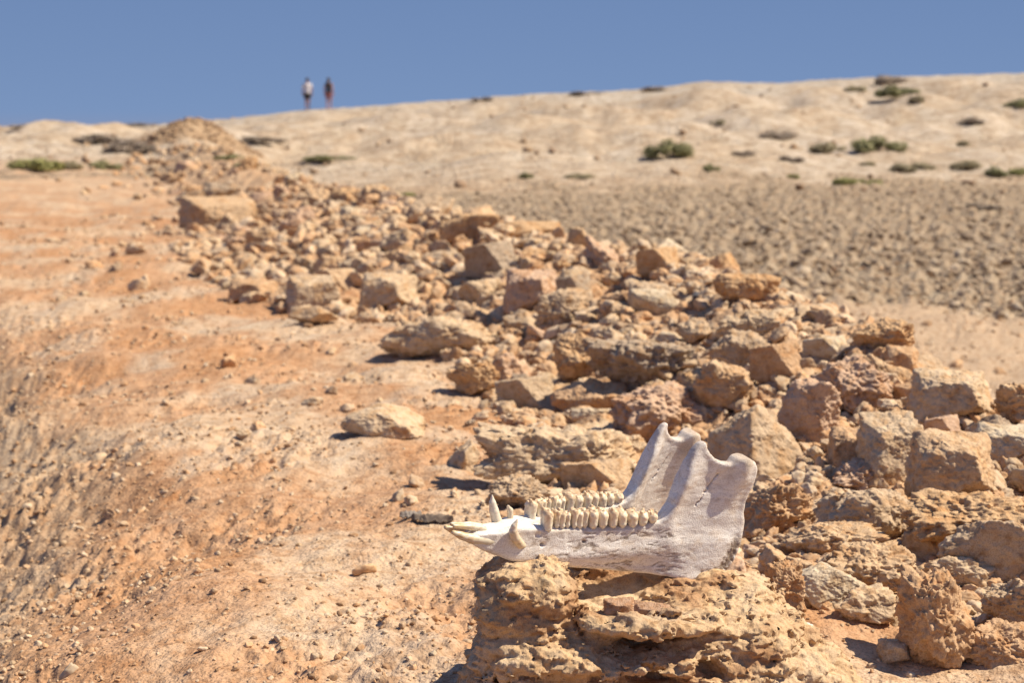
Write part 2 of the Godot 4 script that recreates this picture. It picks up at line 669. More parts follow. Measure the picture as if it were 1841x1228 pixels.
func stone_shape(p: Vector3) -> float:
	var k := 1.80 / LENS
	var f := block(p, Vector3(px_x(1150), px_y(1266), -0.02), Vector3(265 * k, 165 * k, 0.09), 0.03)
	f = smin(f, block(p, Vector3(px_x(946), px_y(1125), 0.012), Vector3(88 * k, 114 * k, 0.058), 0.030), 0.007)
	f = smin(f, egg(p, Vector3(px_x(1300), px_y(1184), -0.055), Vector3(165 * k, 118 * k, 0.09)), 0.03)
	f = smin(f, egg(p, Vector3(px_x(1330), px_y(1300), 0.0), Vector3(240 * k, 185 * k, 0.11)), 0.03)
	f = smin(f, egg(p, Vector3(px_x(980), px_y(1290), 0.01), Vector3(175 * k, 130 * k, 0.10)), 0.025)
	f = smin(f, egg(p, Vector3(px_x(1135), 0.050, -0.085), Vector3(190 * k, 0.060, 0.055)), 0.02)
	# a ledge over the hollow in its front
	f = smin(f, egg(p, Vector3(px_x(1165), px_y(1108), 0.066), Vector3(120 * k, 26 * k, 0.036)), 0.014)
	f = smin(f, egg(p, Vector3(px_x(1190), px_y(1168), 0.078), Vector3(95 * k, 22 * k, 0.03)), 0.012)
	f = smin(f, egg(p, Vector3(px_x(1020), px_y(1170), 0.07), Vector3(110 * k, 24 * k, 0.035)), 0.014)
	f = smax(f, -egg(p, Vector3(px_x(1150), px_y(1139), 0.105), Vector3(62 * k, 21 * k, 0.07)), 0.010)
	f = smax(f, -egg(p, Vector3(px_x(1160), px_y(1203), 0.115), Vector3(60 * k, 18 * k, 0.065)), 0.010)
	f = smax(f, -egg(p, Vector3(px_x(880), px_y(1218), 0.10), Vector3(30 * k, 12 * k, 0.04)), 0.01)
	f = smax(f, -egg(p, Vector3(px_x(1262), px_y(1176), 0.09), Vector3(20 * k, 15 * k, 0.03)), 0.008)
	if absf(f) < 0.03:
		f -= n_mid.get_noise_3d(p.x * 16.0, p.y * 24.0, p.z * 16.0) * 0.009
		f -= n_fine.get_noise_3d(p.x * 70.0, p.y * 90.0, p.z * 70.0) * 0.0038
		f -= n_fine.get_noise_3d(p.x * 190.0, p.y * 220.0, p.z * 190.0 + 9.0) * 0.0022
		f += n_ridge.get_noise_3d(p.x * 14.0, p.y * 52.0, p.z * 14.0) * 0.0045
		var c := n_cell.get_noise_3d(p.x * 70.0, p.y * 80.0, p.z * 70.0)
		f += 0.0030 * smoothstep(-0.70, -0.98, c + 0.25 * n_fine.get_noise_3d(p.x * 60.0, p.y * 60.0, p.z * 60.0))
		c = n_cell.get_noise_3d(p.x * 27.0 + 9.0, p.y * 34.0, p.z * 27.0)
		f += 0.008 * smoothstep(-0.86, -1.05, c + 0.3 * n_fine.get_noise_3d(p.x * 45.0, p.y * 45.0, p.z * 45.0))
	return f


func build_pedestal() -> void:
	var got := nets(stone_shape, Vector3(-0.19, -0.06, -0.15), Vector3(0.22, 0.16, 0.14), 0.0018, 1.7)
	var v: PackedVector3Array = got[0]
	var col := PackedColorArray()
	for p in v:
		var t := n_tone.get_noise_3d(p.x * 9.0, p.y * 14.0, p.z * 9.0)
		var c := lin(0.60, 0.44, 0.275).lerp(lin(0.63, 0.49, 0.335), smoothstep(-0.2, 0.4, t))
		c = c.lerp(lin(0.42, 0.25, 0.14), 0.8 * smoothstep(0.15, 0.5, -t))
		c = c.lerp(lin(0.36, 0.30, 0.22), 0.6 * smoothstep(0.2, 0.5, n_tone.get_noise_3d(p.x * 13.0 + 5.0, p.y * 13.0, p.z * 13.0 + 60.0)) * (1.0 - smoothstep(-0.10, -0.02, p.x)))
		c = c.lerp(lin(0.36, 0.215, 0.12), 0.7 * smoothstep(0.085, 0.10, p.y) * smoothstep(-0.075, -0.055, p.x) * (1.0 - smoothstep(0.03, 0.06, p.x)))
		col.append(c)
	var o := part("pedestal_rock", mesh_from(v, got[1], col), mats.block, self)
	o.position = STONE_AT
	tag(o, "yellow pitted limestone block with a dark hollow, carrying the jawbone", "rock")
	# two chips lying on its ledge below the jaw
	var chip_says := ["flat reddish stone chip under the jaw, left one of two on the block", "flat reddish stone chip under the jaw, right one of two on the block"]
	for k in 2:
		var half: Vector3 = [Vector3(0.0140, 0.0062, 0.008), Vector3(0.0165, 0.0056, 0.008)][k]
		var m := rock_mesh(4, 900 + k, half, "slab", [Vector4(0.9, 0.2, 0.3, 0.88), Vector4(-0.85, 0.3, 0.4, 0.9), Vector4(0.05, 1, 0.15, 0.86), Vector4(-0.1, 0.1, 1, 0.85), Vector4(0.5, 0.1, 0.8, 0.9)])
		var c := part("stone_chip", m, chip_mat(), self)
		var px: float = [1112.0, 1166.0][k]
		var z := 0.058 + 0.002 * k
		var x := px_x(px)
		var yy := 0.2
		while yy > 0.02 and stone_shape(Vector3(x, yy, z)) > 0.0:
			yy -= 0.0008
		c.position = STONE_AT + Vector3(x, yy + 0.0046, z)
		c.rotation = Vector3(0.25, [0.1, -0.2][k], [0.02, -0.06][k])
		tag(c, chip_says[k], "stone chip", "stone chips on the pedestal rock")


func chip_mat() -> Material:
	var m: StandardMaterial3D = mats.chip.duplicate()
	m.albedo_color = Color(0.48, 0.32, 0.22).linear_to_srgb()
	return m


# ---------------------------------------------------------------- the jaw
# measured in millimetres: u runs from the front teeth back, y up, v sideways from the middle
const JAW := [Vector2(11.4, 17.1), Vector2(1.0, 10.0), Vector2(17.6, -0.4), Vector2(33.7, -7.3), Vector2(45.6, -12.4), Vector2(59.4, -15.2), Vector2(74.1, -17.0), Vector2(94.9, -20.2), Vector2(105.0, -22.8), Vector2(125.2, -26.1), Vector2(145.7, -29.1), Vector2(166.2, -32.4), Vector2(186.1, -34.7), Vector2(205.7, -37.3), Vector2(224.8, -39.7), Vector2(238.5, -40.8), Vector2(251.9, -38.8), Vector2(263.4, -31.4), Vector2(270.5, -21.8), Vector2(276.4, -10.1), Vector2(280.5, 3.3), Vector2(282.7, 12.7), Vector2(282.3, 22.3), Vector2(283.2, 33.6), Vector2(287.3, 44.9), Vector2(291.4, 58.0), Vector2(292.1, 67.4), Vector2(288.3, 75.1), Vector2(279.9, 79.5), Vector2(270.7, 78.5), Vector2(264.8, 73.0), Vector2(257.6, 73.8), Vector2(249.4, 77.2), Vector2(244.5, 81.9), Vector2(241.0, 87.6), Vector2(241.3, 92.2), Vector2(238.4, 94.1), Vector2(233.6, 92.3), Vector2(228.1, 85.7), Vector2(222.7, 74.5), Vector2(217.4, 59.6), Vector2(212.4, 46.6), Vector2(207.6, 33.6), Vector2(201.2, 24.2), Vector2(194.5, 18.8), Vector2(183.4, 16.5), Vector2(171.5, 15.2), Vector2(151.4, 15.0), Vector2(131.3, 15.2), Vector2(111.3, 15.9), Vector2(99.4, 16.6), Vector2(87.6, 17.2), Vector2(73.9, 18.5), Vector2(62.2, 20.1), Vector2(52.5, 20.1), Vector2(39.5, 16.0), Vector2(22.1, 16.4)]
const SPREAD_U := [-20.0, 0.0, 30.0, 70.0, 100.0, 150.0, 200.0, 250.0, 300.0]
const SPREAD_V := [3.5, 4.5, 7.5, 13.0, 17.5, 24.0, 31.0, 44.2, 53.0]
const PIC_LO := Vector2(-20, -60)
const PIC_STEP := 2.0
const PIC_W := 165
const PIC_H := 95
var outline_map := PackedFloat32Array()


func map_outline() -> void:
	outline_map.resize(PIC_W * PIC_H)
	var n := JAW.size()
	for j in PIC_H:
		for i in PIC_W:
			var p := PIC_LO + Vector2(i, j) * PIC_STEP
			var best := 1e9
			var inside := false
			for k in n:
				var a: Vector2 = JAW[k]
				var b: Vector2 = JAW[(k + 1) % n]
				var ab := b - a
				var t := clampf((p - a).dot(ab) / ab.length_squared(), 0.0, 1.0)
				best = minf(best, (p - a - ab * t).length_squared())
				if (a.y > p.y) != (b.y > p.y) and p.x < (b.x - a.x) * (p.y - a.y) / (b.y - a.y) + a.x:
					inside = not inside
			outline_map[i + j * PIC_W] = -sqrt(best) if inside else sqrt(best)


func outline(u: float, y: float) -> float:
	var gx := clampf((u - PIC_LO.x) / PIC_STEP, 0.0, PIC_W - 1.001)
	var gy := clampf((y - PIC_LO.y) / PIC_STEP, 0.0, PIC_H - 1.001)
	var i := int(gx)
	var j := int(gy)
	gx -= i
	gy -= j
	var at := i + j * PIC_W
	return lerpf(lerpf(outline_map[at], outline_map[at + 1], gx), lerpf(outline_map[at + PIC_W], outline_map[at + PIC_W + 1], gx), gy)


func spread(u: float) -> float:
	return tab(SPREAD_U, SPREAD_V, u)


func jaw_shape(p: Vector3) -> float:
	# p = (u, y, v) in millimetres
	var u := p.x
	var y := p.y
	var v := absf(p.z)
	var d2 := outline(u, y)
	var back := smoothstep(170.0, 228.0, u)
	# the upright blades lean inwards at the top and flare out at the lower corner
	var flare := maxf(0.0, 30.0 - y) / 52.0
	var mid := spread(u) - 10.0 * clampf((y - 20.0) / 80.0, -0.3, 1.1) * clampf((u - 165.0) / 50.0, 0.0, 1.0)
	mid += back * 5.0 * minf(flare * flare, 1.7)
	# thickness: stout along the teeth, a thin plate in the blades, stout front edge and joint neck
	var th := lerpf(6.6 + 3.6 * exp(-pow((y + 10.0) / 10.0, 2.0)), 3.4, back)
	th = lerpf(th, 6.2, smoothstep(60.0, 20.0, u))
	th += exp(-pow((d2 + 3.0) / 3.0, 2.0)) * 0.6 * back
	var front := u - lerpf(200.0, 233.0, smoothstep(10.0, 92.0, y))
	th += back * 6.2 * exp(-front * front / 120.0) * (1.0 - 0.9 * smoothstep(55.0, 92.0, y)) * smoothstep(-22.0, 18.0, y)
	var rear := u - 277.0 + 0.28 * (73.0 - y)
	th += back * 3.2 * exp(-rear * rear / 72.0) * smoothstep(5.0, 55.0, y)
	th += 1.6 * back * smoothstep(14.0, -12.0, y)
	var jx := (u - 278.5) / 10.0
	var jy := (y - 66.0) / 17.0
	th += back * 3.6 * exp(-jx * jx - jy * jy)
	var outer := v - mid
	if outer > 0.0:
		# hollow on the outer face below the notch
		var hol := Vector2((u - 253.0) * 0.9, y - 56.0 - (u - 253.0) * 0.9).length()
		th -= 2.2 * back * exp(-hol * hol / 230.0)
		th += 4.2 * smoothstep(30.0, 74.0, y) * smoothstep(238.0, 264.0, u)
	else:
		# the inner face is scooped out behind its front edge
		th -= 2.7 * back * smoothstep(212.0, 224.0, u - 0.32 * (y - 20.0)) * (1.0 - smoothstep(225.0, 276.0, u)) * smoothstep(-25.0, 5.0, y)
	th = maxf(th, 1.2)
	var w := absf(outer) - th
	var r := minf(th, lerpf(4.2, 2.4, back))
	var a := maxf(d2 + r, 0.0)
	var b := maxf(w + r, 0.0)
	var f := sqrt(a * a + b * b) - r + minf(maxf(d2 + r, w + r), 0.0)
	# the joined front
	if u < 118.0:
		var g := maxf(v - spread(u) - 3.0, maxf(outline(u, y) + 3.0, maxf(u - 92.0, y - (11.0 + 0.055 * u - 6.0 * smoothstep(40.0, 95.0, u)))))
		f = smin(f, g, 9.0)
	# crack along the joint, small holes
	if u > 215.0:
		f = smax(f, 0.7 - Vector2(capsule(Vector3(u, y + n_fine.get_noise_1d(u * 0.2) * 1.6, 0), Vector3(253, 62.5, 0), Vector3(231.5, 31.5, 0), 0.0, 0.0), minf(0.0, outer)).length(), 0.5)
	if p.z > 0.0 and u > 60.0 and u < 130.0:
		f = smax(f, -egg(p, Vector3(116.0, 3.4, spread(116.0) + 8.6), Vector3(2.6, 1.9, 4.0)), 1.0)
		f = smax(f, -egg(p, Vector3(74.0, 2.0, spread(74.0) + 7.6), Vector3(2.8, 2.2, 4.0)), 1.0)
		f = smax(f, -egg(p, Vector3(69.0, 12.0, spread(70.0) + 7.8), Vector3(3.8, 3.4, 2.6)), 1.0)
	if absf(f) < 4.0:
		f -= n_mid.get_noise_3d(u * 0.02, y * 0.06, p.z * 0.06) * 0.7
		f -= n_fine.get_noise_3d(u * 0.10, y * 0.25, p.z * 0.25) * 0.22
		f += 0.55 * split(p)
		# broken rough edge at the angle
		f += 1.6 * broken(u, y) * (0.6 + n_fine.get_noise_3d(u * 0.3, y * 0.3, p.z * 0.3))
	return f


func split(p: Vector3) -> float:
	# long weathering cracks, densest on the body below the teeth
	var u := p.x
	var y := p.y
	var bend := n_low.get_noise_2d(u * 0.02, y * 0.03) * 5.0
	var n := n_ridge.get_noise_3d(u * 0.014 + 3.0, (y + bend) * 0.19, p.z * 0.05)
	var body := smoothstep(60.0, 78.0, u) * (1.0 - smoothstep(205.0, 240.0, u)) * (1.0 - smoothstep(8.0, 16.0, y))
	var where := 0.25 + 0.75 * body * smoothstep(-0.5, 0.0, n_tone.get_noise_2d(u * 0.02, y * 0.05))
	return where * smoothstep(0.42, 0.70, n)


func broken(u: float, y: float) -> float:
	var e := outline(u, y) + 5.0 + 3.0 * n_fine.get_noise_2d(u * 0.15, y * 0.15)
	var along := smoothstep(230.0, 241.0, u) * smoothstep(8.0, -8.0, y + (u - 274.0) * 0.3)
	return smoothstep(-7.0, -3.0, e) * (1.0 - smoothstep(2.0, 4.0, e)) * along


func jaw_color(p: Vector3, solid: Vector3) -> Color:
	var u := p.x
	var y := p.y
	var c := lin(0.83, 0.79, 0.75)
	var t := n_tone.get_noise_3d(u * 0.02, y * 0.05, p.z * 0.05)
	c = c.lerp(lin(0.86, 0.83, 0.80), smoothstep(-0.1, 0.5, t))
	c = c.lerp(lin(0.68, 0.60, 0.54), 0.5 * smoothstep(0.1, 0.55, -t))
	# bleached front and lower body, tan at joint heads and rims
	c = c.lerp(lin(0.86, 0.82, 0.75), 0.25 * smoothstep(100.0, 60.0, u))
	var head := Vector2(u - 279.5, y - 77.0).length()
	c = c.lerp(lin(0.52, 0.40, 0.26), 0.6 * smoothstep(11.0, 3.0, head))
	c = c.lerp(lin(0.40, 0.27, 0.15), 0.5 * smoothstep(14.0, 5.0, Vector2(u - 270.0, y - 63.0).length()) * smoothstep(5.0, -2.0, absf(p.z) - spread(u)))
	c = c.lerp(lin(0.55, 0.42, 0.30), 0.4 * smoothstep(-22.0, -36.0, y) * smoothstep(150.0, 90.0, u))
	c = c.lerp(lin(0.46, 0.36, 0.29), 0.55 * smoothstep(-2.2, -0.4, outline(u, y)) * smoothstep(215.0, 232.0, u))
	c = c.lerp(lin(0.25, 0.195, 0.16), 0.85 * split(p))
	var dust := n_mid.get_noise_3d(u * 0.05, y * 0.09, p.z * 0.09)
	c = c.lerp(lin(0.60, 0.46, 0.33), 0.35 * smoothstep(0.1, 0.5, dust))
	if p.z > 0.0:
		c = c.lerp(lin(0.23, 0.165, 0.115), 0.85 * broken(u, y))
		var chip := n_tone.get_noise_2d(u * 0.09, y * 0.13)
		c = c.lerp(lin(0.33, 0.26, 0.22), 0.75 * smoothstep(0.0, 0.3, chip) * exp(-pow((u - 70.0) / 10.0, 2.0) - pow((y - 9.0) / 7.0, 2.0)))
		c = c.lerp(lin(0.36, 0.29, 0.26), 0.7 * smoothstep(-0.1, 0.25, chip) * exp(-pow((u - 28.0) / 9.0, 2.0) - pow((y - 13.0) / 3.5, 2.0)))
	c = c.lerp(lin(0.50, 0.40, 0.31), 0.35 * exp(-pow((y - 15.0) / 3.0, 2.0)) * smoothstep(74.0, 84.0, u) * (1.0 - smoothstep(192.0, 202.0, u)))
	return c * (1.0 + 0.0 * solid.x)


var jaw_node: Node3D


func build_jaw() -> void:
	map_outline()
	var psi := deg_to_rad(30.0)
	var rho := deg_to_rad(9.0)
	var along := Vector3(cos(psi), 0, -sin(psi))
	var side0 := Vector3(sin(psi), 0, cos(psi))
	var side := side0 * cos(rho) - Vector3.UP * sin(rho)
	var up := Vector3.UP * cos(rho) + side0 * sin(rho)
	var o := base("jawbone", Vector3(-0.046543, 0.144028, -1.770607))
	o.basis = Basis(along, up, side)
	tag(o, "weathered white animal jawbone with teeth, lying on the pitted block", "jawbone")
	jaw_node = o
	var got := nets(jaw_shape, Vector3(-12, -50, -72), Vector3(302, 104, 72), 1.15, 1.6)
	var v: PackedVector3Array = got[0]
	var col := PackedColorArray()
	for i in v.size():
		var p := v[i]
		col.append(jaw_color(p, p))
		v[i] = p * 0.001
	part("bone", mesh_from(v, got[1], col), mats.bone, o)
	# cheek teeth: centre, length, bone line, crown top (millimetres), cusps on each side
	var teeth := [
		[[80.3, 9.5, 14.5, 33.0]], [[89.5, 5.1, 17.0, 31.8], [94.9, 5.6, 16.4, 32.8], [100.1, 5.2, 16.8, 31.0]], [[106.8, 5.7, 16.2, 33.2], [112.6, 5.7, 15.5, 31.3], [117.9, 5.9, 16.2, 32.6]],
		[[126.4, 9.2, 15.8, 32.6], [136.2, 9.6, 16.2, 31.0]], [[147.2, 9.6, 15.2, 31.0], [157.0, 9.0, 14.9, 29.8]], [[167.6, 10.2, 15.2, 28.6], [177.6, 9.4, 15.8, 26.6]], [[188.2, 9.4, 17.6, 25.6]]]
	for sgn in [1, -1]:
		for t in teeth:
			tooth(t, sgn, o)
	peg([Vector3(56.5, 18.0, 11.0), Vector3(55.8, 27.0, 11.5), Vector3(53.6, 31.0, 12.0)], [3.0, 3.0, 1.6], -1, "premolar", o)
	peg([Vector3(56.0, 2.0, 17.0), Vector3(51.7, 4.2, 18.5), Vector3(45.3, 11.2, 19.2), Vector3(42.2, 18.0, 19.6), Vector3(42.4, 23.7, 20.0), Vector3(45.2, 29.8, 20.4)], [3.0, 3.9, 4.5, 4.1, 2.8, 0.9], 1, "canine", o)
	peg([Vector3(48.0, 9.0, 12.5), Vector3(43.4, 17.8, 14.0), Vector3(40.7, 26.9, 15.5), Vector3(38.8, 34.8, 16.4), Vector3(38.2, 41.6, 17.0)], [4.2, 4.8, 4.5, 3.3, 0.9], -1, "canine", o)
	for sgn in [1, -1]:
		peg([Vector3(33.0, 6.0, 9.8), Vector3(20.0, 8.4, 9.6), Vector3(4.0, 11.8, 9.2), Vector3(-6.0, 15.4, 8.4), Vector3(-14.0, 19.0, 7.4)], [4.8, 4.9, 4.6, 3.8, 2.2], sgn, "incisor", o)
		peg([Vector3(20.0, 17.5, 3.4), Vector3(8.0, 20.6, 3.3), Vector3(-11.0, 23.3, 2.6)], [3.3, 3.1, 1.9], sgn, "incisor", o)


func tooth_color(p: Vector3, low: float, high: float) -> Color:
	var t := clampf((p.y - low) / (high - low), 0.0, 1.0)
	var c := lin(0.80, 0.72, 0.58).lerp(lin(0.78, 0.66, 0.49), smoothstep(0.3, 0.8, t))
	c = c.lerp(lin(0.50, 0.33, 0.18), 0.7 * smoothstep(0.78, 1.02, t))
	c = c.lerp(lin(0.76, 0.72, 0.65), 0.7 * smoothstep(0.35, 0.0, t))
	var n := n_tone.get_noise_3d(p.x * 0.16, p.y * 0.10, p.z * 0.16)
	return c.lerp(lin(0.46, 0.32, 0.19), 0.5 * smoothstep(0.1, 0.5, n))


func tooth(cusps: Array, sgn: int, parent: Node) -> void:
	var lo := Vector3(1e9, 1e9, 1e9)
	var hi := -lo
	var caps := []
	for c in cusps:
		var u: float = c[0]
		var r: float = minf(c[1] * 0.5, 5.2) * rng.randf_range(0.94, 1.06)
		var s := spread(u)
		var tilt := rng.randf_range(-0.8, 0.8)
		for w in [1.0, -1.0]:
			var ht: float = c[3] + rng.randf_range(-1.5, 1.2)
			var root := Vector3(u, c[2] - 4.0, (s + 1.0 + w * 1.7) * sgn)
			var low := Vector3(u + tilt * 0.3, c[2] + 2.5, (s + 1.0 + w * 2.8) * sgn)
			var high := Vector3(u + tilt, ht - r * 0.9, (s + 0.8 + w * 2.6) * sgn)
			caps.append([root, low, r * 0.35, r * 0.88])
			caps.append([low, high, r * 0.88, r * 1.08])
			for e in 3:
				var knob := high + Vector3((e - 1) * r * 0.62, r * rng.randf_range(0.6, 1.25), w * sgn * rng.randf_range(-0.4, 1.4))
				caps.append([high, knob, r * 0.66, r * rng.randf_range(0.22, 0.38)])
			for q in [root, low, high]:
				lo = lo.min(q)
				hi = hi.max(q)
	lo -= Vector3(7, 3, 7)
	hi += Vector3(7, 8, 7)
	var f := func(p: Vector3) -> float:
		var d := 1e9
		for c in caps:
			d = smin(d, capsule(p, c[0], c[1], c[2], c[3]), 0.7)
		return d - n_fine.get_noise_3d(p.x * 0.35, p.y * 0.2, p.z * 0.35) * 0.45
	var got := nets(f, lo, hi, 0.75)
	var v: PackedVector3Array = got[0]
	var col := PackedColorArray()
	for i in v.size():
		col.append(tooth_color(v[i], cusps[0][2] - 1.0, cusps[0][3]))
		v[i] = v[i] * 0.001
	part("molar", mesh_from(v, got[1], col), mats.tooth, parent)


func peg(pts: Array, rad: Array, sgn: int, called: String, parent: Node) -> void:
	var lo := Vector3(1e9, 1e9, 1e9)
	var hi := -lo
	var q := []
	for p in pts:
		var s := Vector3(p.x, p.y, p.z * sgn)
		q.append(s)
		lo = lo.min(s)
		hi = hi.max(s)
	var f := func(p: Vector3) -> float:
		var d := 1e9
		for k in q.size() - 1:
			d = smin(d, capsule(p, q[k], q[k + 1], rad[k], rad[k + 1]), 0.8)
		return d
	var got := nets(f, lo - Vector3(6, 6, 6), hi + Vector3(6, 6, 6), 0.8)
	var v: PackedVector3Array = got[0]
	var col := PackedColorArray()
	for i in v.size():
		var p := v[i]
		var c := lin(0.66, 0.57, 0.43)
		if called == "canine":
			c = lin(0.64, 0.53, 0.38).lerp(lin(0.72, 0.66, 0.55), smoothstep(8.0, 34.0, p.y))
		elif called == "incisor":
			c = lin(0.70, 0.62, 0.48).lerp(lin(0.58, 0.42, 0.22), smoothstep(16.0, -6.0, p.x) * smoothstep(0.2, -0.3, n_tone.get_noise_2d(p.x * 0.1, p.y * 0.3)))
		var n := n_tone.get_noise_3d(p.x * 0.10, p.y * 0.25, p.z * 0.2)
		col.append(c.lerp(lin(0.40, 0.28, 0.16), 0.55 * smoothstep(0.15, 0.5, n)))
		v[i] = p * 0.001
	part(called, mesh_from(v, got[1], col), mats.tooth, parent)


# ---------------------------------------------------------------- rocks
func sphere(level: int) -> Array:
	if spheres.has(level):
		return spheres[level]
	var t := (1.0 + sqrt(5.0)) / 2.0
	var v := [Vector3(-1, t, 0), Vector3(1, t, 0), Vector3(-1, -t, 0), Vector3(1, -t, 0), Vector3(0, -1, t), Vector3(0, 1, t), Vector3(0, -1, -t), Vector3(0, 1, -t), Vector3(t, 0, -1), Vector3(t, 0, 1), Vector3(-t, 0, -1), Vector3(-t, 0, 1)]
	for i in 12:
		v[i] = v[i].normalized()
	var f := [0, 11, 5, 0, 5, 1, 0, 1, 7, 0, 7, 10, 0, 10, 11, 1, 5, 9, 5, 11, 4, 11, 10, 2, 10, 7, 6, 7, 1, 8, 3, 9, 4, 3, 4, 2, 3, 2, 6, 3, 6, 8, 3, 8, 9, 4, 9, 5, 2, 4, 11, 6, 2, 10, 8, 6, 7, 9, 8, 1]
	for l in level:
		var mid := {}
		var g := []
		for k in range(0, f.size(), 3):
			var m := [0, 0, 0]
			for e in 3:
				var a: int = f[k + e]
				var b: int = f[k + (e + 1) % 3]
				var key := mini(a, b) * 100000 + maxi(a, b)
				if not mid.has(key):
					mid[key] = v.size()
					v.append((v[a] + v[b]).normalized())
				m[e] = mid[key]
			g.append_array([f[k], m[0], m[2], f[k + 1], m[1], m[0], f[k + 2], m[2], m[1], m[0], m[1], m[2]])
		f = g
	spheres[level] = [PackedVector3Array(v), PackedInt32Array(f)]
	return spheres[level]


func rock_mesh(level: int, s: int, half: Vector3, style: String, planes: Array) -> ArrayMesh:
	var r := RandomNumberGenerator.new()
	r.seed = s * 7919 + 13
	var cut := []
	var count := 13
	var power := 16.0
	var rough := 0.035
	var coarse := 0.10
	var pits := 0.0
	match style:
		"angular":
			count = 11
			power = 30.0
			rough = 0.028
			coarse = 0.075
		"slab":
			count = 13
			power = 22.0
			rough = 0.025
			coarse = 0.07
		"pitted":
			count = 12
			power = 12.0
			rough = 0.055
			coarse = 0.16
			pits = 0.075
		"round":
			count = 18
			power = 7.0
			rough = 0.035
			coarse = 0.14
			pits = 0.03
	for p in planes:
		cut.append([Vector3(p.x, p.y, p.z).normalized(), p.w])
	if planes.is_empty():
		for k in count:
			var n := Vector3(r.randfn(), r.randfn(), r.randfn()).normalized()
			cut.append([n, r.randf_range(0.62, 1.0)])
	for n in [Vector3.RIGHT, Vector3.LEFT, Vector3.UP, Vector3.DOWN, Vector3.BACK, Vector3.FORWARD]:
		cut.append([n, 1.0])
	var sp := sphere(level)
	var dirs: PackedVector3Array = sp[0]
	var size := (half.x + half.y + half.z) / 3.0
	var off := Vector3(r.randf(), r.randf(), r.randf()) * 50.0
	var v := PackedVector3Array()
	var col := PackedColorArray()
	v.resize(dirs.size())
	col.resize(dirs.size())
	var grey := r.randf() < 0.45
	for i in dirs.size():
		var d := dirs[i]
		var sum := 0.0
		for c in cut:
			var t: float = d.dot(c[0])
			if t > 0.0:
				sum += pow(t / c[1], power)
		var rad := pow(sum, -1.0 / power)
		var p := d * rad
		var w := p * half / size * 1.3 + off
		var k := 1.0 + coarse * n_mid.get_noise_3d(w.x, w.y * 1.2, w.z) * 1.6
		k += rough * n_fine.get_noise_3d(w.x * 4.2, w.y * 5.2, w.z * 4.2) * 1.6
		k += rough * 0.9 * (n_ridge.get_noise_3d(w.x * 2.1, w.y * 2.6, w.z * 2.1) - 0.2)
		if pits > 0.0:
			var cc := n_cell.get_noise_3d(w.x * 3.4, w.y * 4.0, w.z * 3.4)
			k -= pits * smoothstep(-0.55, -0.95, cc)
			k += pits * 0.6 * n_fine.get_noise_3d(w.x * 9.0, w.y * 11.0, w.z * 9.0)
		p *= k
		v[i] = p * half
		# own patches: stains and a crust of lichen on some tops
		var tn := n_tone.get_noise_3d(w.x * 0.9 + 20.0, w.y * 0.9, w.z * 0.9)
		var c0 := Color(1, 1, 1).lerp(Color(0.94, 0.83, 0.71), smoothstep(0.0, 0.5, tn))
		c0 = c0.lerp(Color(1.12, 1.14, 1.15), smoothstep(0.05, 0.5, -tn))
		if grey:
			var gl := smoothstep(0.05, 0.4, n_tone.get_noise_3d(w.x * 2.2, w.y * 2.2, w.z * 2.2 + 77.0)) * smoothstep(-0.2, 0.5, d.y)
			c0 = c0.lerp(Color(0.74, 0.73, 0.70), 0.5 * gl)
		col[i] = c0
	return mesh_from(v, sp[1], col)


var placed := []      # [position, radius, landmark, photo place]


func put_rock(box: Array, tone: int, style: String, level: int, s: int, planes: Array, says: String, mark: String, depth := 0.85, sunk := 0.0) -> void:
	var p := on_ground((box[0] + box[2]) * 0.5, box[3])
	var dist := to_photo(p).z
	var w: float = (box[2] - box[0]) * dist / LENS
	var h: float = (box[3] - box[1]) * dist / LENS
	var half := Vector3(w * 0.5, h * 0.5, (w * 0.6 + h * 0.4) * 0.5 * depth)
	if planes.is_empty():
		half *= 1.12
	var o := part("rock", rock_mesh(level, s, half, style, planes), rock_mats[tone], self)
	# the middle of the rock lies on the line of sight through the middle of its outline, half its depth behind its foot
	var r := sight((box[0] + box[2]) * 0.5, (box[1] + box[3]) * 0.5 + sunk)
	o.position = Vector3(0, EYE, 0) + r * (dist + half.z * 0.55)
	tag(o, says, "rock", "rocks of the rubble bank")
	placed.append([o.position, maxf(half.x, half.y), mark, to_photo(o.position)])


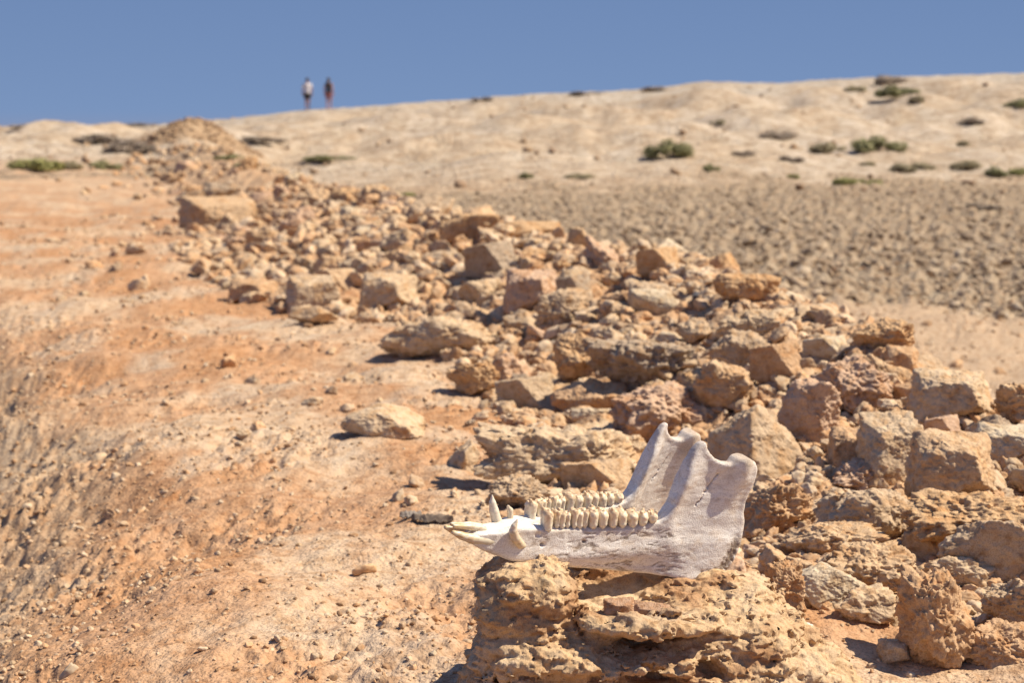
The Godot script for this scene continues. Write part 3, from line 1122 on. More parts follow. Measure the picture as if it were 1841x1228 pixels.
func build_rocks() -> void:
	var V := func(x, y, z, w): return Vector4(x, y, z, w)
	var A := [V.call(-0.85, 0.25, 0.5, 0.52), V.call(0.62, 0.35, 0.72, 0.50), V.call(0.75, 0.65, 0.1, 0.62), V.call(-0.6, 0.7, 0.0, 0.66), V.call(0, 0.2, -1, 0.8)]
	var boxy := [V.call(-0.35, 0.12, 0.93, 0.66), V.call(0.9, 0.25, 0.35, 0.70), V.call(0.1, 0.95, 0.2, 0.72), V.call(-0.9, 0.1, 0.1, 0.85), V.call(-0.5, 0.75, 0.4, 0.78), V.call(0.3, -0.8, 0.5, 0.8)]
	var white_box := [V.call(0.25, 0.15, 0.95, 0.62), V.call(-0.1, 0.93, 0.35, 0.66), V.call(0.95, 0.2, -0.1, 0.78), V.call(-0.8, 0.3, 0.4, 0.82)]
	var face := [V.call(-0.28, -0.12, 0.95, 0.50), V.call(-0.8, 0.62, 0.1, 0.76), V.call(0.7, 0.7, 0.0, 0.80), V.call(-0.7, -0.7, 0.2, 0.85), V.call(0.1, 0.97, -0.2, 0.8), V.call(0.8, -0.5, 0.2, 0.82)]
	var disk := [V.call(-0.15, -0.1, 0.98, 0.55), V.call(0.7, 0.7, 0.1, 0.82), V.call(-0.7, 0.7, 0.1, 0.85), V.call(-0.7, -0.6, 0.1, 0.85), V.call(0.7, -0.6, 0.1, 0.8), V.call(0.0, 0.85, 0.5, 0.75)]
	var wedge := [V.call(-0.6, -0.15, 0.75, 0.45), V.call(0.55, 0.5, 0.65, 0.55), V.call(-0.2, 0.95, -0.1, 0.72), V.call(0.9, 0.1, 0.0, 0.85)]
	# right foreground, nearest first
	put_rock([1624, 1034, 1752, 1206], 2, "pitted", 5, 1, [V.call(-0.9, 0.1, 0.4, 0.78), V.call(0.35, 0.3, 0.9, 0.72), V.call(0.8, 0.5, 0.1, 0.74), V.call(-0.2, 0.95, 0.2, 0.88), V.call(0.7, -0.5, 0.5, 0.9), V.call(-0.6, -0.6, 0.5, 0.85)], "upright reddish pitted rock standing at the lower right corner", "the upright reddish rock")
	put_rock([1735, 1118, 1860, 1192], 2, "pitted", 5, 2, [], "low reddish pitted rock touching the right foot of the upright reddish rock", "")
	put_rock([1762, 1044, 1880, 1132], 3, "pitted", 5, 3, [], "grey brown rough rock at the right edge, under the big smooth slab", "")
	put_rock([1578, 1152, 1642, 1194], 1, "angular", 4, 4, boxy, "small square pale stone with a shadow, on bare soil at lower right", "the small square stone")
	put_rock([1695, 926, 1885, 1054], 3, "slab", 5, 5, face, "big smooth grey brown slab with its flat face towards the viewer, right edge", "the big smooth slab", 0.5)
	put_rock([1640, 882, 1860, 985], 4, "pitted", 5, 6, [], "rough ochre rock with red stains just behind the big smooth slab", "")
	put_rock([1628, 942, 1702, 1012], 0, "angular", 4, 7, wedge, "narrow brown leaning splinter of rock, left of the big smooth slab", "")
	put_rock([1655, 1000, 1780, 1066], 1, "round", 5, 8, [], "pale rounded rock low between the big slab and the upright reddish rock", "")
	put_rock([1478, 970, 1640, 1072], 0, "pitted", 5, 9, [], "broad knobbly tan rock half buried right of the pedestal block", "the knobbly tan rock")
	put_rock([1420, 1016, 1545, 1092], 8, "slab", 5, 10, [], "pale flat slab sunk in the soil just right of the pedestal block", "the sunken pale slab")
	put_rock([1375, 1010, 1445, 1105], 2, "pitted", 5, 11, [], "dark knobbly rock close behind the right shoulder of the pedestal block", "")
	put_rock([1500, 1062, 1600, 1118], 1, "pitted", 4, 12, [], "low pale rock between the sunken pale slab and the upright reddish rock", "")
	put_rock([1490, 868, 1668, 975], 3, "round", 5, 13, [], "large rounded tan boulder with grey crust in the right middle", "the large rounded tan boulder")
	put_rock([1408, 938, 1575, 1002], 0, "pitted", 5, 14, [], "long low pitted rock lying in front of the large rounded boulder", "the long low pitted rock")
	put_rock([1330, 870, 1450, 960], 2, "pitted", 5, 15, [], "reddish crumbly rock just right of the jaw's joint", "")
	put_rock([1638, 778, 1792, 906], 0, "angular", 5, 16, boxy, "square boulder with a shaded pitted front and a sunlit right side", "the square shaded boulder")
	put_rock([1485, 830, 1610, 890], 5, "pitted", 5, 17, [], "rounded reddish rock between the tall pale wedge and the large rounded boulder", "")
	put_rock([1270, 720, 1442, 874], 3, "angular", 5, 18, A, "tall pale wedge behind the jaw, split into a dark left and a bright right face", "the tall pale wedge", 0.8)
	put_rock([1550, 745, 1672, 866], 1, "angular", 5, 19, white_box, "pale cut block with a bright flat top and front, above the large rounded boulder", "the pale cut block")
	put_rock([1490, 770, 1580, 850], 2, "angular", 5, 20, boxy, "brown shaded rock leaning on the left side of the pale cut block", "")
	put_rock([1755, 765, 1870, 835], 8, "angular", 5, 21, boxy, "whitish block with a square shaded left face, near the right edge", "the whitish block")
	put_rock([1640, 665, 1785, 760], 1, "angular", 5, 22, boxy, "wide tan boulder with dark lower left face, above the whitish block", "the wide tan boulder")
	put_rock([1665, 742, 1730, 800], 5, "angular", 4, 23, wedge, "small peaked rock in the gap under the wide tan boulder", "")
	put_rock([1590, 622, 1655, 684], 2, "angular", 4, 24, boxy, "rock with a square brown shaded face high on the right of the bank", "")
	put_rock([1538, 572, 1645, 642], 4, "pitted", 5, 25, [], "crumbly yellow rock on the right crest of the bank", "the crumbly yellow rock")
	put_rock([1478, 584, 1556, 616], 3, "slab", 4, 26, [], "thin brown plate of stone lying beside the crumbly yellow rock", "")
	put_rock([1446, 600, 1530, 648], 8, "angular", 4, 27, wedge, "pale sharp edged stone below the thin brown plate", "")
	put_rock([1350, 608, 1445, 688], 2, "angular", 5, 28, wedge, "dark brown wedge shaped rock right of the smooth round faced boulder", "")
	put_rock([1274, 594, 1392, 684], 3, "round", 5, 29, disk, "boulder with a smooth round brown face near the middle right", "the round faced boulder", 0.6)
	put_rock([1300, 560, 1420, 620], 1, "pitted", 5, 30, [], "rough tan rock right behind the round faced boulder", "")
	put_rock([1072, 602, 1250, 708], 6, "pitted", 5, 31, [], "dark grey pitted boulder in the middle of the bank", "the dark grey pitted boulder")
	put_rock([1095, 690, 1290, 790], 5, "pitted", 5, 32, [], "broad pinkish pitted rock in front of the dark grey boulder", "the pinkish pitted rock")
	put_rock([1225, 648, 1352, 742], 0, "round", 5, 33, [], "smooth tan sloping rock between the pinkish pitted rock and the round faced boulder", "")
	put_rock([893, 670, 1002, 744], 3, "angular", 5, 34, wedge, "grey angular rock with a dark underside and shadow at the left foot of the bank", "the grey angular rock")
	put_rock([998, 692, 1118, 744], 2, "angular", 5, 35, [], "brown ridged rock just right of the grey angular rock", "")
	put_rock([968, 690, 1040, 735], 4, "round", 4, 36, [], "small orange brown rock wedged between the grey angular rock and the brown ridged one", "")
	put_rock([1024, 734, 1128, 766], 8, "round", 5, 37, [], "pale bone coloured long stone with a knob at its left end", "the bone coloured long stone", 0.5)
	put_rock([888, 782, 1150, 876], 1, "pitted", 5, 38, [], "wide layered flat rock behind the jaw's far tooth row", "the wide layered rock", 0.7)
	put_rock([1080, 776, 1165, 842], 1, "round", 5, 39, [], "pale rounded end of rock behind the jaw's far upright blade", "")
	put_rock([1012, 822, 1145, 882], 0, "angular", 5, 40, wedge, "angular brown block lying before the wide layered rock", "")
	put_rock([884, 862, 990, 914], 3, "pitted", 5, 41, [], "small crumbly rock behind the jaw's far canine tooth", "")
	put_rock([608, 732, 752, 780], 1, "slab", 5, 42, [], "lone flat pale slab with a dark underside on the bare ground", "the lone flat slab", 0.8)
	put_rock([812, 652, 905, 714], 4, "pitted", 5, 43, [], "ochre lumpy rock at the left edge of the bank", "")
	put_rock([782, 578, 856, 616], 4, "pitted", 5, 44, [], "rock with a dark brown hollow in front, left edge of the bank", "the hollow rock")
	put_rock([690, 572, 900, 642], 1, "round", 5, 45, [], "very broad low tan rock at the left edge of the bank", "the broad low tan rock", 0.7)
	put_rock([646, 490, 748, 562], 1, "angular", 5, 46, boxy, "square block with a dark brown left face, left side of the bank", "the square dark faced block")
	put_rock([515, 495, 620, 562], 1, "slab", 5, 47, white_box, "pale tilted slab left of the square dark faced block", "the pale tilted slab", 0.7)
	put_rock([408, 502, 496, 542], 2, "angular", 4, 48, boxy, "long brown shaded rock at the far left foot of the bank", "the long brown shaded rock")
	put_rock([524, 552, 606, 584], 0, "angular", 4, 49, [], "low rock with a dark underside in front of the pale tilted slab", "")
	put_rock([560, 478, 640, 526], 0, "slab", 4, 50, wedge, "leaning tan slab behind the pale tilted slab", "")
	put_rock([318, 354, 455, 412], 0, "slab", 5, 51, [V.call(-0.9, 0.1, 0.4, 0.7), V.call(0.1, 0.95, 0.3, 0.7), V.call(0.5, 0.3, 0.8, 0.8)], "layered ledge rock with a black shaded left end, far up the bank", "the layered ledge rock")
	put_rock([356, 322, 432, 362], 6, "round", 4, 52, [], "dark brown boulder lying on top of the layered ledge rock", "")
	put_rock([836, 428, 932, 502], 6, "slab", 5, 53, wedge, "grey leaning slab near the top of the bank", "the grey leaning slab")
	put_rock([798, 388, 892, 432], 4, "angular", 4, 54, [], "orange rock on the skyline of the bank, left one of the orange pair", "the left orange rock")
	put_rock([890, 400, 1000, 430], 4, "slab", 4, 55, [], "flat orange rock on the skyline of the bank, right one of the orange pair", "")
	put_rock([1146, 438, 1225, 496], 4, "angular", 4, 56, wedge, "pointed orange rock sticking up against the grey field", "the pointed orange rock")
	put_rock([1020, 412, 1062, 448], 0, "angular", 4, 57, [], "small upright rock on the bank's crest before the grey field", "")
	put_rock([1238, 522, 1292, 546], 7, "round", 4, 58, [], "small blue grey stone among the orange rocks, middle right", "the blue grey stone")
	put_rock([905, 484, 1005, 562], 5, "angular", 5, 59, boxy, "reddish brown blocky rock in the middle of the bank", "the reddish brown block")
	put_rock([962, 526, 1048, 592], 3, "pitted", 5, 60, [], "yellowish grey rock just in front of the reddish brown block", "")
	put_rock([1000, 488, 1068, 548], 6, "angular", 4, 61, wedge, "grey shaded rock right of the reddish brown block", "")
	put_rock([1138, 524, 1225, 566], 8, "slab", 4, 62, [], "pale flat stone lying left of the small blue grey stone", "")
	put_rock([1290, 486, 1400, 545], 4, "round", 5, 63, [], "orange mound of rock behind the small blue grey stone", "")
	put_rock([985, 590, 1085, 690], 4, "pitted", 5, 64, [], "tall crumbly ochre rock left of the dark grey pitted boulder", "")
	put_rock([1395, 690, 1500, 790], 5, "angular", 5, 65, [], "pinkish split rock up right of the tall pale wedge", "")
	put_rock([1470, 640, 1600, 740], 5, "pitted", 5, 66, [], "broad pinkish rock between the tall pale wedge and the wide tan boulder", "")
	put_rock([1790, 690, 1880, 770], 0, "pitted", 5, 67, [], "rough tan rock at the right edge beside the wide tan boulder", "")
	scatter_rocks()


func scatter_rocks() -> void:
	var shapes := []
	var styles := ["angular", "pitted", "angular", "slab", "pitted", "angular"]
	for k in 24:
		var st: String = styles[k % 6]
		var half := Vector3(rng.randf_range(0.8, 1.15), rng.randf_range(0.55, 0.95), rng.randf_range(0.7, 1.1))
		if st == "slab":
			half.y *= 0.6
		shapes.append([rock_mesh(4, 200 + k, half, st, []), st, half])
	var tone_says := ["tan", "pale", "reddish brown", "greyish tan", "ochre", "pinkish", "dark grey", "blue grey", "whitish"]
	var style_says := {"angular": "angular", "pitted": "pitted", "round": "rounded", "slab": "flat"}
	var used := {}
	var made := 0
	var tries := 0
	while made < 232 and tries < 9000:
		tries += 1
		var d := 2.15 * pow(16.0, pow(rng.randf(), 1.12))
		var xc := tab(CREST_D, CREST_X, d)
		var wd := tab(WIDE_D, WIDE_X, d)
		var x := xc + wd * rng.randf_range(-1.0, 0.3)
		if rng.randf() < 0.09 and d > 2.6:
			x = xc - wd - absf(rng.randfn()) * 0.16 * d
		if absf(x) > 0.31 * d:
			continue
		if d < 2.9 and x < 0.2:
			continue
		var big := (0.022 + 0.0062 * d) * (0.55 + 0.9 * pow(rng.randf(), 1.9))
		if d > 9.0:
			big *= lerpf(1.0, 0.6, smoothstep(9.0, 16.0, d))
		if d > 14.0 and rng.randf() < 0.72:
			continue
		if x < xc - wd:
			big *= 0.5
		var at := Vector3(x, ground_at(x, d), -d)
		var ph := to_photo(at)
		if ph.x < -30 or ph.x > 1870 or ph.y > 1240:
			continue
		var clear := true
		for q in placed:
			if (q[0] - at).length() < (q[1] + big) * (0.80 if d > 3.2 else 0.9):
				clear = false
				break
		if not clear:
			continue
		var k := rng.randi() % shapes.size()
		var tone: int = [0, 0, 1, 1, 2, 3, 3, 4, 5, 5, 6, 8][rng.randi() % 12]
		var o := MeshInstance3D.new()
		o.name = numbered("rock")
		o.mesh = shapes[k][0]
		o.material_override = rock_mats[tone]
		o.scale = Vector3.ONE * big
		o.rotation = Vector3(rng.randfn() * 0.3, rng.randf() * TAU, rng.randfn() * 0.3)
		o.position = at + Vector3.UP * big * shapes[k][2].y * 0.22
		add_child(o, true)
		var px := to_photo(o.position)
		var wide_px := 2.0 * big * LENS / px.z
		var size_says := "big" if wide_px > 95.0 else "middling" if wide_px > 60.0 else "small" if wide_px > 32.0 else "tiny"
		var what := "%s %s %s stone" % [size_says, tone_says[tone], style_says[shapes[k][1]]]
		tag(o, where_says(what, px, used), "rock", "rocks of the rubble bank")
		placed.append([o.position, big, "", px])
		made += 1


func where_says(what: String, px: Vector3, used: Dictionary) -> String:
	# the nearest landmarks in the photograph tell this stone from its look-alikes
	var near := []
	for q in placed:
		if q[2] != "":
			var g: Vector3 = q[3]
			near.append([Vector2(g.x - px.x, (g.y - px.y) * 1.4).length(), q[2], g])
	near.sort_custom(func(a, b): return a[0] < b[0])
	for i in 8:
		var g: Vector3 = near[i][2]
		var dx := px.x - g.x
		var dy := px.y - g.y
		var far := "just " if near[i][0] < 110.0 else "" if near[i][0] < 260.0 else "far "
		var dirn := ("right of" if dx > 0 else "left of") if absf(dx) > absf(dy) * 1.3 else ("in front of" if dy > 0 else "behind")
		if absf(dx) > absf(dy) * 0.6 and absf(dx) < absf(dy) * 1.9:
			dirn = ("in front and " if dy > 0 else "behind and ") + ("right of" if dx > 0 else "left of")
			far = "" if far != "far " else far
		var says := "%s %s%s %s" % [what, far, dirn, near[i][1]]
		if not used.has(says):
			used[says] = true
			return says
	for i in 7:
		var says := "%s between %s and %s" % [what, near[i][1], near[i + 1][1]]
		if not used.has(says) and says.split(" ").size() <= 16:
			used[says] = true
			return says
	return what + " on the rubble bank"


# ---------------------------------------------------------------- small loose stuff
func scatter(called: String, says: String, level: int, s: int, style: String, m: Material, spots: Array, tints: Array) -> void:
	var mm := MultiMesh.new()
	mm.transform_format = MultiMesh.TRANSFORM_3D
	mm.use_colors = true
	mm.mesh = rock_mesh(level, s, Vector3(1.0, 0.72, 0.9), style, [])
	mm.instance_count = spots.size()
	for i in spots.size():
		var q: Array = spots[i]
		var b := Basis.from_euler(Vector3(rng.randfn() * 0.4, rng.randf() * TAU, rng.randfn() * 0.4)).scaled_local(Vector3(rng.randf_range(0.75, 1.3), rng.randf_range(0.7, 1.15), rng.randf_range(0.75, 1.2)) * q[1])
		mm.set_instance_transform(i, Transform3D(b, q[0]))
		mm.set_instance_color(i, tints[rng.randi() % tints.size()] * rng.randf_range(0.85, 1.12))
	var o := MultiMeshInstance3D.new()
	o.name = numbered(called)
	o.multimesh = mm
	o.material_override = m
	add_child(o, true)
	tag(o, says, called.replace("_", " "), "", "stuff")


func build_gravel() -> void:
	var orange := [lin(0.59, 0.41, 0.26), lin(0.58, 0.45, 0.31), lin(0.54, 0.36, 0.22), lin(0.62, 0.50, 0.37), lin(0.50, 0.38, 0.27)]
	# small stones filling the bank
	for k in 2:
		var spots := []
		while spots.size() < 4800:
			var d := 2.0 * pow(20.0, pow(rng.randf(), 1.1))
			if d > 14.0 and rng.randf() < 0.7:
				continue
			var xc := tab(CREST_D, CREST_X, d)
			var wd := tab(WIDE_D, WIDE_X, d)
			var x := xc + wd * (rng.randf_range(-1.15, 0.45) if rng.randf() < 0.9 else rng.randfn() * 0.9)
			var loose := smoothstep(8.0, 14.0, d)
			if rng.randf() < loose:
				x = xc + wd * (-0.4 + 0.62 * rng.randfn())
				if rng.randf() < 0.5 or n_low.get_noise_2d(x * 1.3, d * 0.8) < -0.05:
					continue
			if absf(x) > 0.33 * d or (d < 2.5 and x < 0.25):
				continue
			var r := (0.005 + 0.0025 * d) * pow(rng.randf(), 1.5) * 2.0 + 0.003
			r = minf(r, 0.0048 * d) * (1.0 - 0.45 * loose)
			spots.append([Vector3(x, ground_at(x, d) + r * 0.25, -d), r])
		scatter("rubble", ["small broken stones filling the gaps of the rubble bank", "small pitted stones filling the gaps of the rubble bank"][k], 3, 300 + k, ["angular", "pitted"][k], mats.pebble, spots, orange)
	# grit on the bare ground
	var grit := []
	while grit.size() < 17000:
		var d := 1.5 * pow(9.0, rng.randf())
		var x := rng.randf_range(-0.33, 0.33) * d
		if absf(x) < 0.0:
			continue
		var patch := n_tone.get_noise_2d(x * 2.3 + 31.0, d * 1.6)
		var le := tab(LEFT_D, LEFT_X, d)
		if rng.randf() > 0.25 + 0.9 * smoothstep(-0.1, 0.3, patch) + (0.5 if x < le + 0.1 else 0.0):
			continue
		var r := 0.0012 + 0.0036 * pow(rng.randf(), 5.0) * (0.5 + 0.25 * d) + 0.0004 * d
		if rng.randf() < 0.006:
			r *= 2.6
		grit.append([Vector3(x, ground_at(x, d) + fine_bumps(x, d, smoothstep(-0.05, 0.2, le - x)) * (1.0 - smoothstep(9.0, 14.0, d)) + r * 0.3, -d), r])
	scatter("gravel", "crumbs and grit strewn over the bare orange ground", 2, 310, "pitted", mats.pebble, grit, orange + [lin(0.60, 0.50, 0.38), lin(0.33, 0.22, 0.14)])
	# clods of the field
	var clods := []
	while clods.size() < 13000:
		var d := 8.5 * pow(4.8, rng.randf())
		var x := rng.randf_range(-0.12, 0.34) * d
		if in_field(x, d) < 0.35 + 0.3 * rng.randf():
			continue
		var r := 0.008 + 0.034 * pow(rng.randf(), 3.0) + (0.04 if rng.randf() < 0.006 else 0.0)
		if n_tone.get_noise_2d(x * 0.8, d * 0.5) < -0.12 and rng.randf() < 0.6:
			continue
		clods.append([Vector3(x, ground_at(x, d) + r * 0.12, -d), r])
	scatter("clods", "grey brown clods of earth covering the flat field", 2, 320, "pitted", mats.clod, clods, [lin(0.42, 0.345, 0.26), lin(0.41, 0.335, 0.25), lin(0.38, 0.305, 0.225), lin(0.50, 0.43, 0.34)])
	# stones on the mound and up the hill
	var far := []
	while far.size() < 1700:
		var d := rng.randf_range(30.0, 100.0)
		var x := rng.randf_range(-0.3, 0.3) * d
		var r := 0.025 + 0.10 * pow(rng.randf(), 5.0)
		if far.size() < 900:
			var a := rng.randf() * TAU
			var q := sqrt(rng.randf()) * 2.0
			x = -8.36 + cos(a) * q
			d = 50.0 + sin(a) * q
			r = 0.02 + 0.06 * pow(rng.randf(), 2.0)
		elif n_low.get_noise_2d(x * 0.2, d * 0.1 + 30.0) < 0.05:
			continue
		far.append([Vector3(x, ground_at(x, d) + r * 0.4, -d), r])
	scatter("hill_stones", "scattered stones on the far mound and hillside", 1, 330, "angular", mats.pebble, far, [lin(0.42, 0.31, 0.21), lin(0.36, 0.26, 0.18), lin(0.47, 0.36, 0.25)])


func build_debris() -> void:
	# dry dark bark strips on the ground left of the jaw's front teeth
	var says := ["curled strip of dry dark bark on the soil beside the jaw's front teeth", "short grey splinter of bark lying left of the curled dark strip"]
	for k in 2:
		var p := on_ground([778.0, 738.0][k], [938.0, 932.0][k])
		var st := SurfaceTool.new()
		var v := PackedVector3Array()
		var idx := PackedInt32Array()
		var n := 22
		var long: float = [0.062, 0.034][k]
		for i in n:
			var t := float(i) / (n - 1)
			var w := (0.0075 - 0.003 * k) * (0.35 + sin(t * PI) + 0.35 * n_fine.get_noise_1d(t * 6.0 + k * 9.0))
			for j in 7:
				var s := j / 6.0 * 2.0 - 1.0
				for top in 2:
					var y := 0.006 * (1.0 - s * s) + 0.004 * n_mid.get_noise_2d(t * 5.0 + k * 4.0, s * 1.5) + 0.0016 * top
					v.append(Vector3((t - 0.5) * long, y, s * w))
		for i in n - 1:
			for j in 6:
				var a := (i * 7 + j) * 2
				var b := a + 14
				idx.append_array([a + 1, a + 3, b + 3, a + 1, b + 3, b + 1, a, b + 2, a + 2, a, b, b + 2])
		for i in n - 1:
			for j in [0, 6]:
				var a: int = (i * 7 + j) * 2
				var b := a + 14
				idx.append_array([a, a + 1, b + 1, a, b + 1, b])
		st.clear()
		var o := part("bark_strip", mesh_from(v, idx), [mats.twig, plain(Color(0.22, 0.19, 0.17).linear_to_srgb(), 0.9)][k], self)
		o.position = p + Vector3(0, 0.002, 0)
		o.rotation = Vector3(0.1, [-0.35, 0.5][k], [0.05, -0.1][k])
		tag(o, says[k], "bark")
	# a white snail shell on the soil at the right
	var v := PackedVector3Array()
	var idx := PackedInt32Array()
	var rings := 70
	for i in rings:
		var t := float(i) / (rings - 1)
		var a := t * TAU * 2.6
		var r := 0.0052 * pow(0.36, t * 2.6 * 0.55)
		var c := Vector3(cos(a) * r, 0.0042 * (1.0 - pow(0.42, t * 2.6)) + 0.004, sin(a) * r)
		for j in 10:
			var b := j * TAU / 10.0
			v.append(c + (Vector3(cos(a), 0, sin(a)) * cos(b) + Vector3.UP * sin(b)) * r * 0.62)
	for i in rings - 1:
		for j in 10:
			var a := i * 10 + j
			var b := i * 10 + (j + 1) % 10
			idx.append_array([a, b, b + 10, a, b + 10, a + 10])
	var o := part("snail_shell", mesh_from(v, idx), plain(Color(0.62, 0.57, 0.50).linear_to_srgb(), 0.5), self)
	o.position = on_ground(1448, 1134)
	tag(o, "tiny whitish snail shell on the soil right of the pedestal block", "snail shell")


# ---------------------------------------------------------------- bushes
func leaf_cloud(s: int, leaves: int, dark: Color, bright: Color) -> ArrayMesh:
	var r := RandomNumberGenerator.new()
	r.seed = s
	var v := PackedVector3Array()
	var nrm := PackedVector3Array()
	var col := PackedColorArray()
	var lobes := []
	for k in 9:
		var a := r.randf() * TAU
		var q := sqrt(r.randf()) * 0.68
		lobes.append([Vector3(cos(a) * q, r.randf_range(0.15, 0.62) * (1.1 - q), sin(a) * q), r.randf_range(0.22, 0.42)])
	for i in leaves:
		var l: Array = lobes[r.randi() % lobes.size()]
		var d := Vector3(r.randfn(), r.randfn(), r.randfn()).normalized()
		var c: Vector3 = l[0] + d * l[1] * pow(r.randf(), 0.45)
		if c.y < 0.0:
			c.y = -c.y * 0.3
		var n := (d + Vector3(r.randfn(), r.randfn() + 0.4, r.randfn()) * 0.5).normalized()
		var t := n.cross(Vector3(r.randfn(), r.randfn(), r.randfn())).normalized()
		var b := n.cross(t)
		var h := r.randf_range(0.05, 0.10)
		var shade := dark.lerp(bright, r.randf())
		for q in [t * h, -t * h, b * h * 0.45, t * h, -b * h * 0.45, -t * h]:
			v.append(c + q)
			nrm.append(n)
			col.append(shade)
	var arr := []
	arr.resize(Mesh.ARRAY_MAX)
	arr[Mesh.ARRAY_VERTEX] = v
	arr[Mesh.ARRAY_NORMAL] = nrm
	arr[Mesh.ARRAY_COLOR] = col
	var m := ArrayMesh.new()
	m.add_surface_from_arrays(Mesh.PRIMITIVE_TRIANGLES, arr)
	return m


func stem_mesh(s: int) -> ArrayMesh:
	var r := RandomNumberGenerator.new()
	r.seed = s
	var v := PackedVector3Array()
	var idx := PackedInt32Array()
	for k in 9:
		var a := r.randf() * TAU
		var tip := Vector3(cos(a) * r.randf_range(0.3, 0.8), r.randf_range(0.3, 0.65), sin(a) * r.randf_range(0.3, 0.8))
		var at := v.size()
		for i in 4:
			var t := i / 3.0
			var c := Vector3(tip.x * t, tip.y * sqrt(t) - 0.05, tip.z * t)
			for j in 5:
				var b := j * TAU / 5.0
				v.append(c + Vector3(cos(b), 0.2, sin(b)) * lerpf(0.03, 0.008, t))
		for i in 3:
			for j in 5:
				var p := at + i * 5 + j
				var q := at + i * 5 + (j + 1) % 5
				idx.append_array([p, q + 5, q, p, p + 5, q + 5])
	return mesh_from(v, idx)


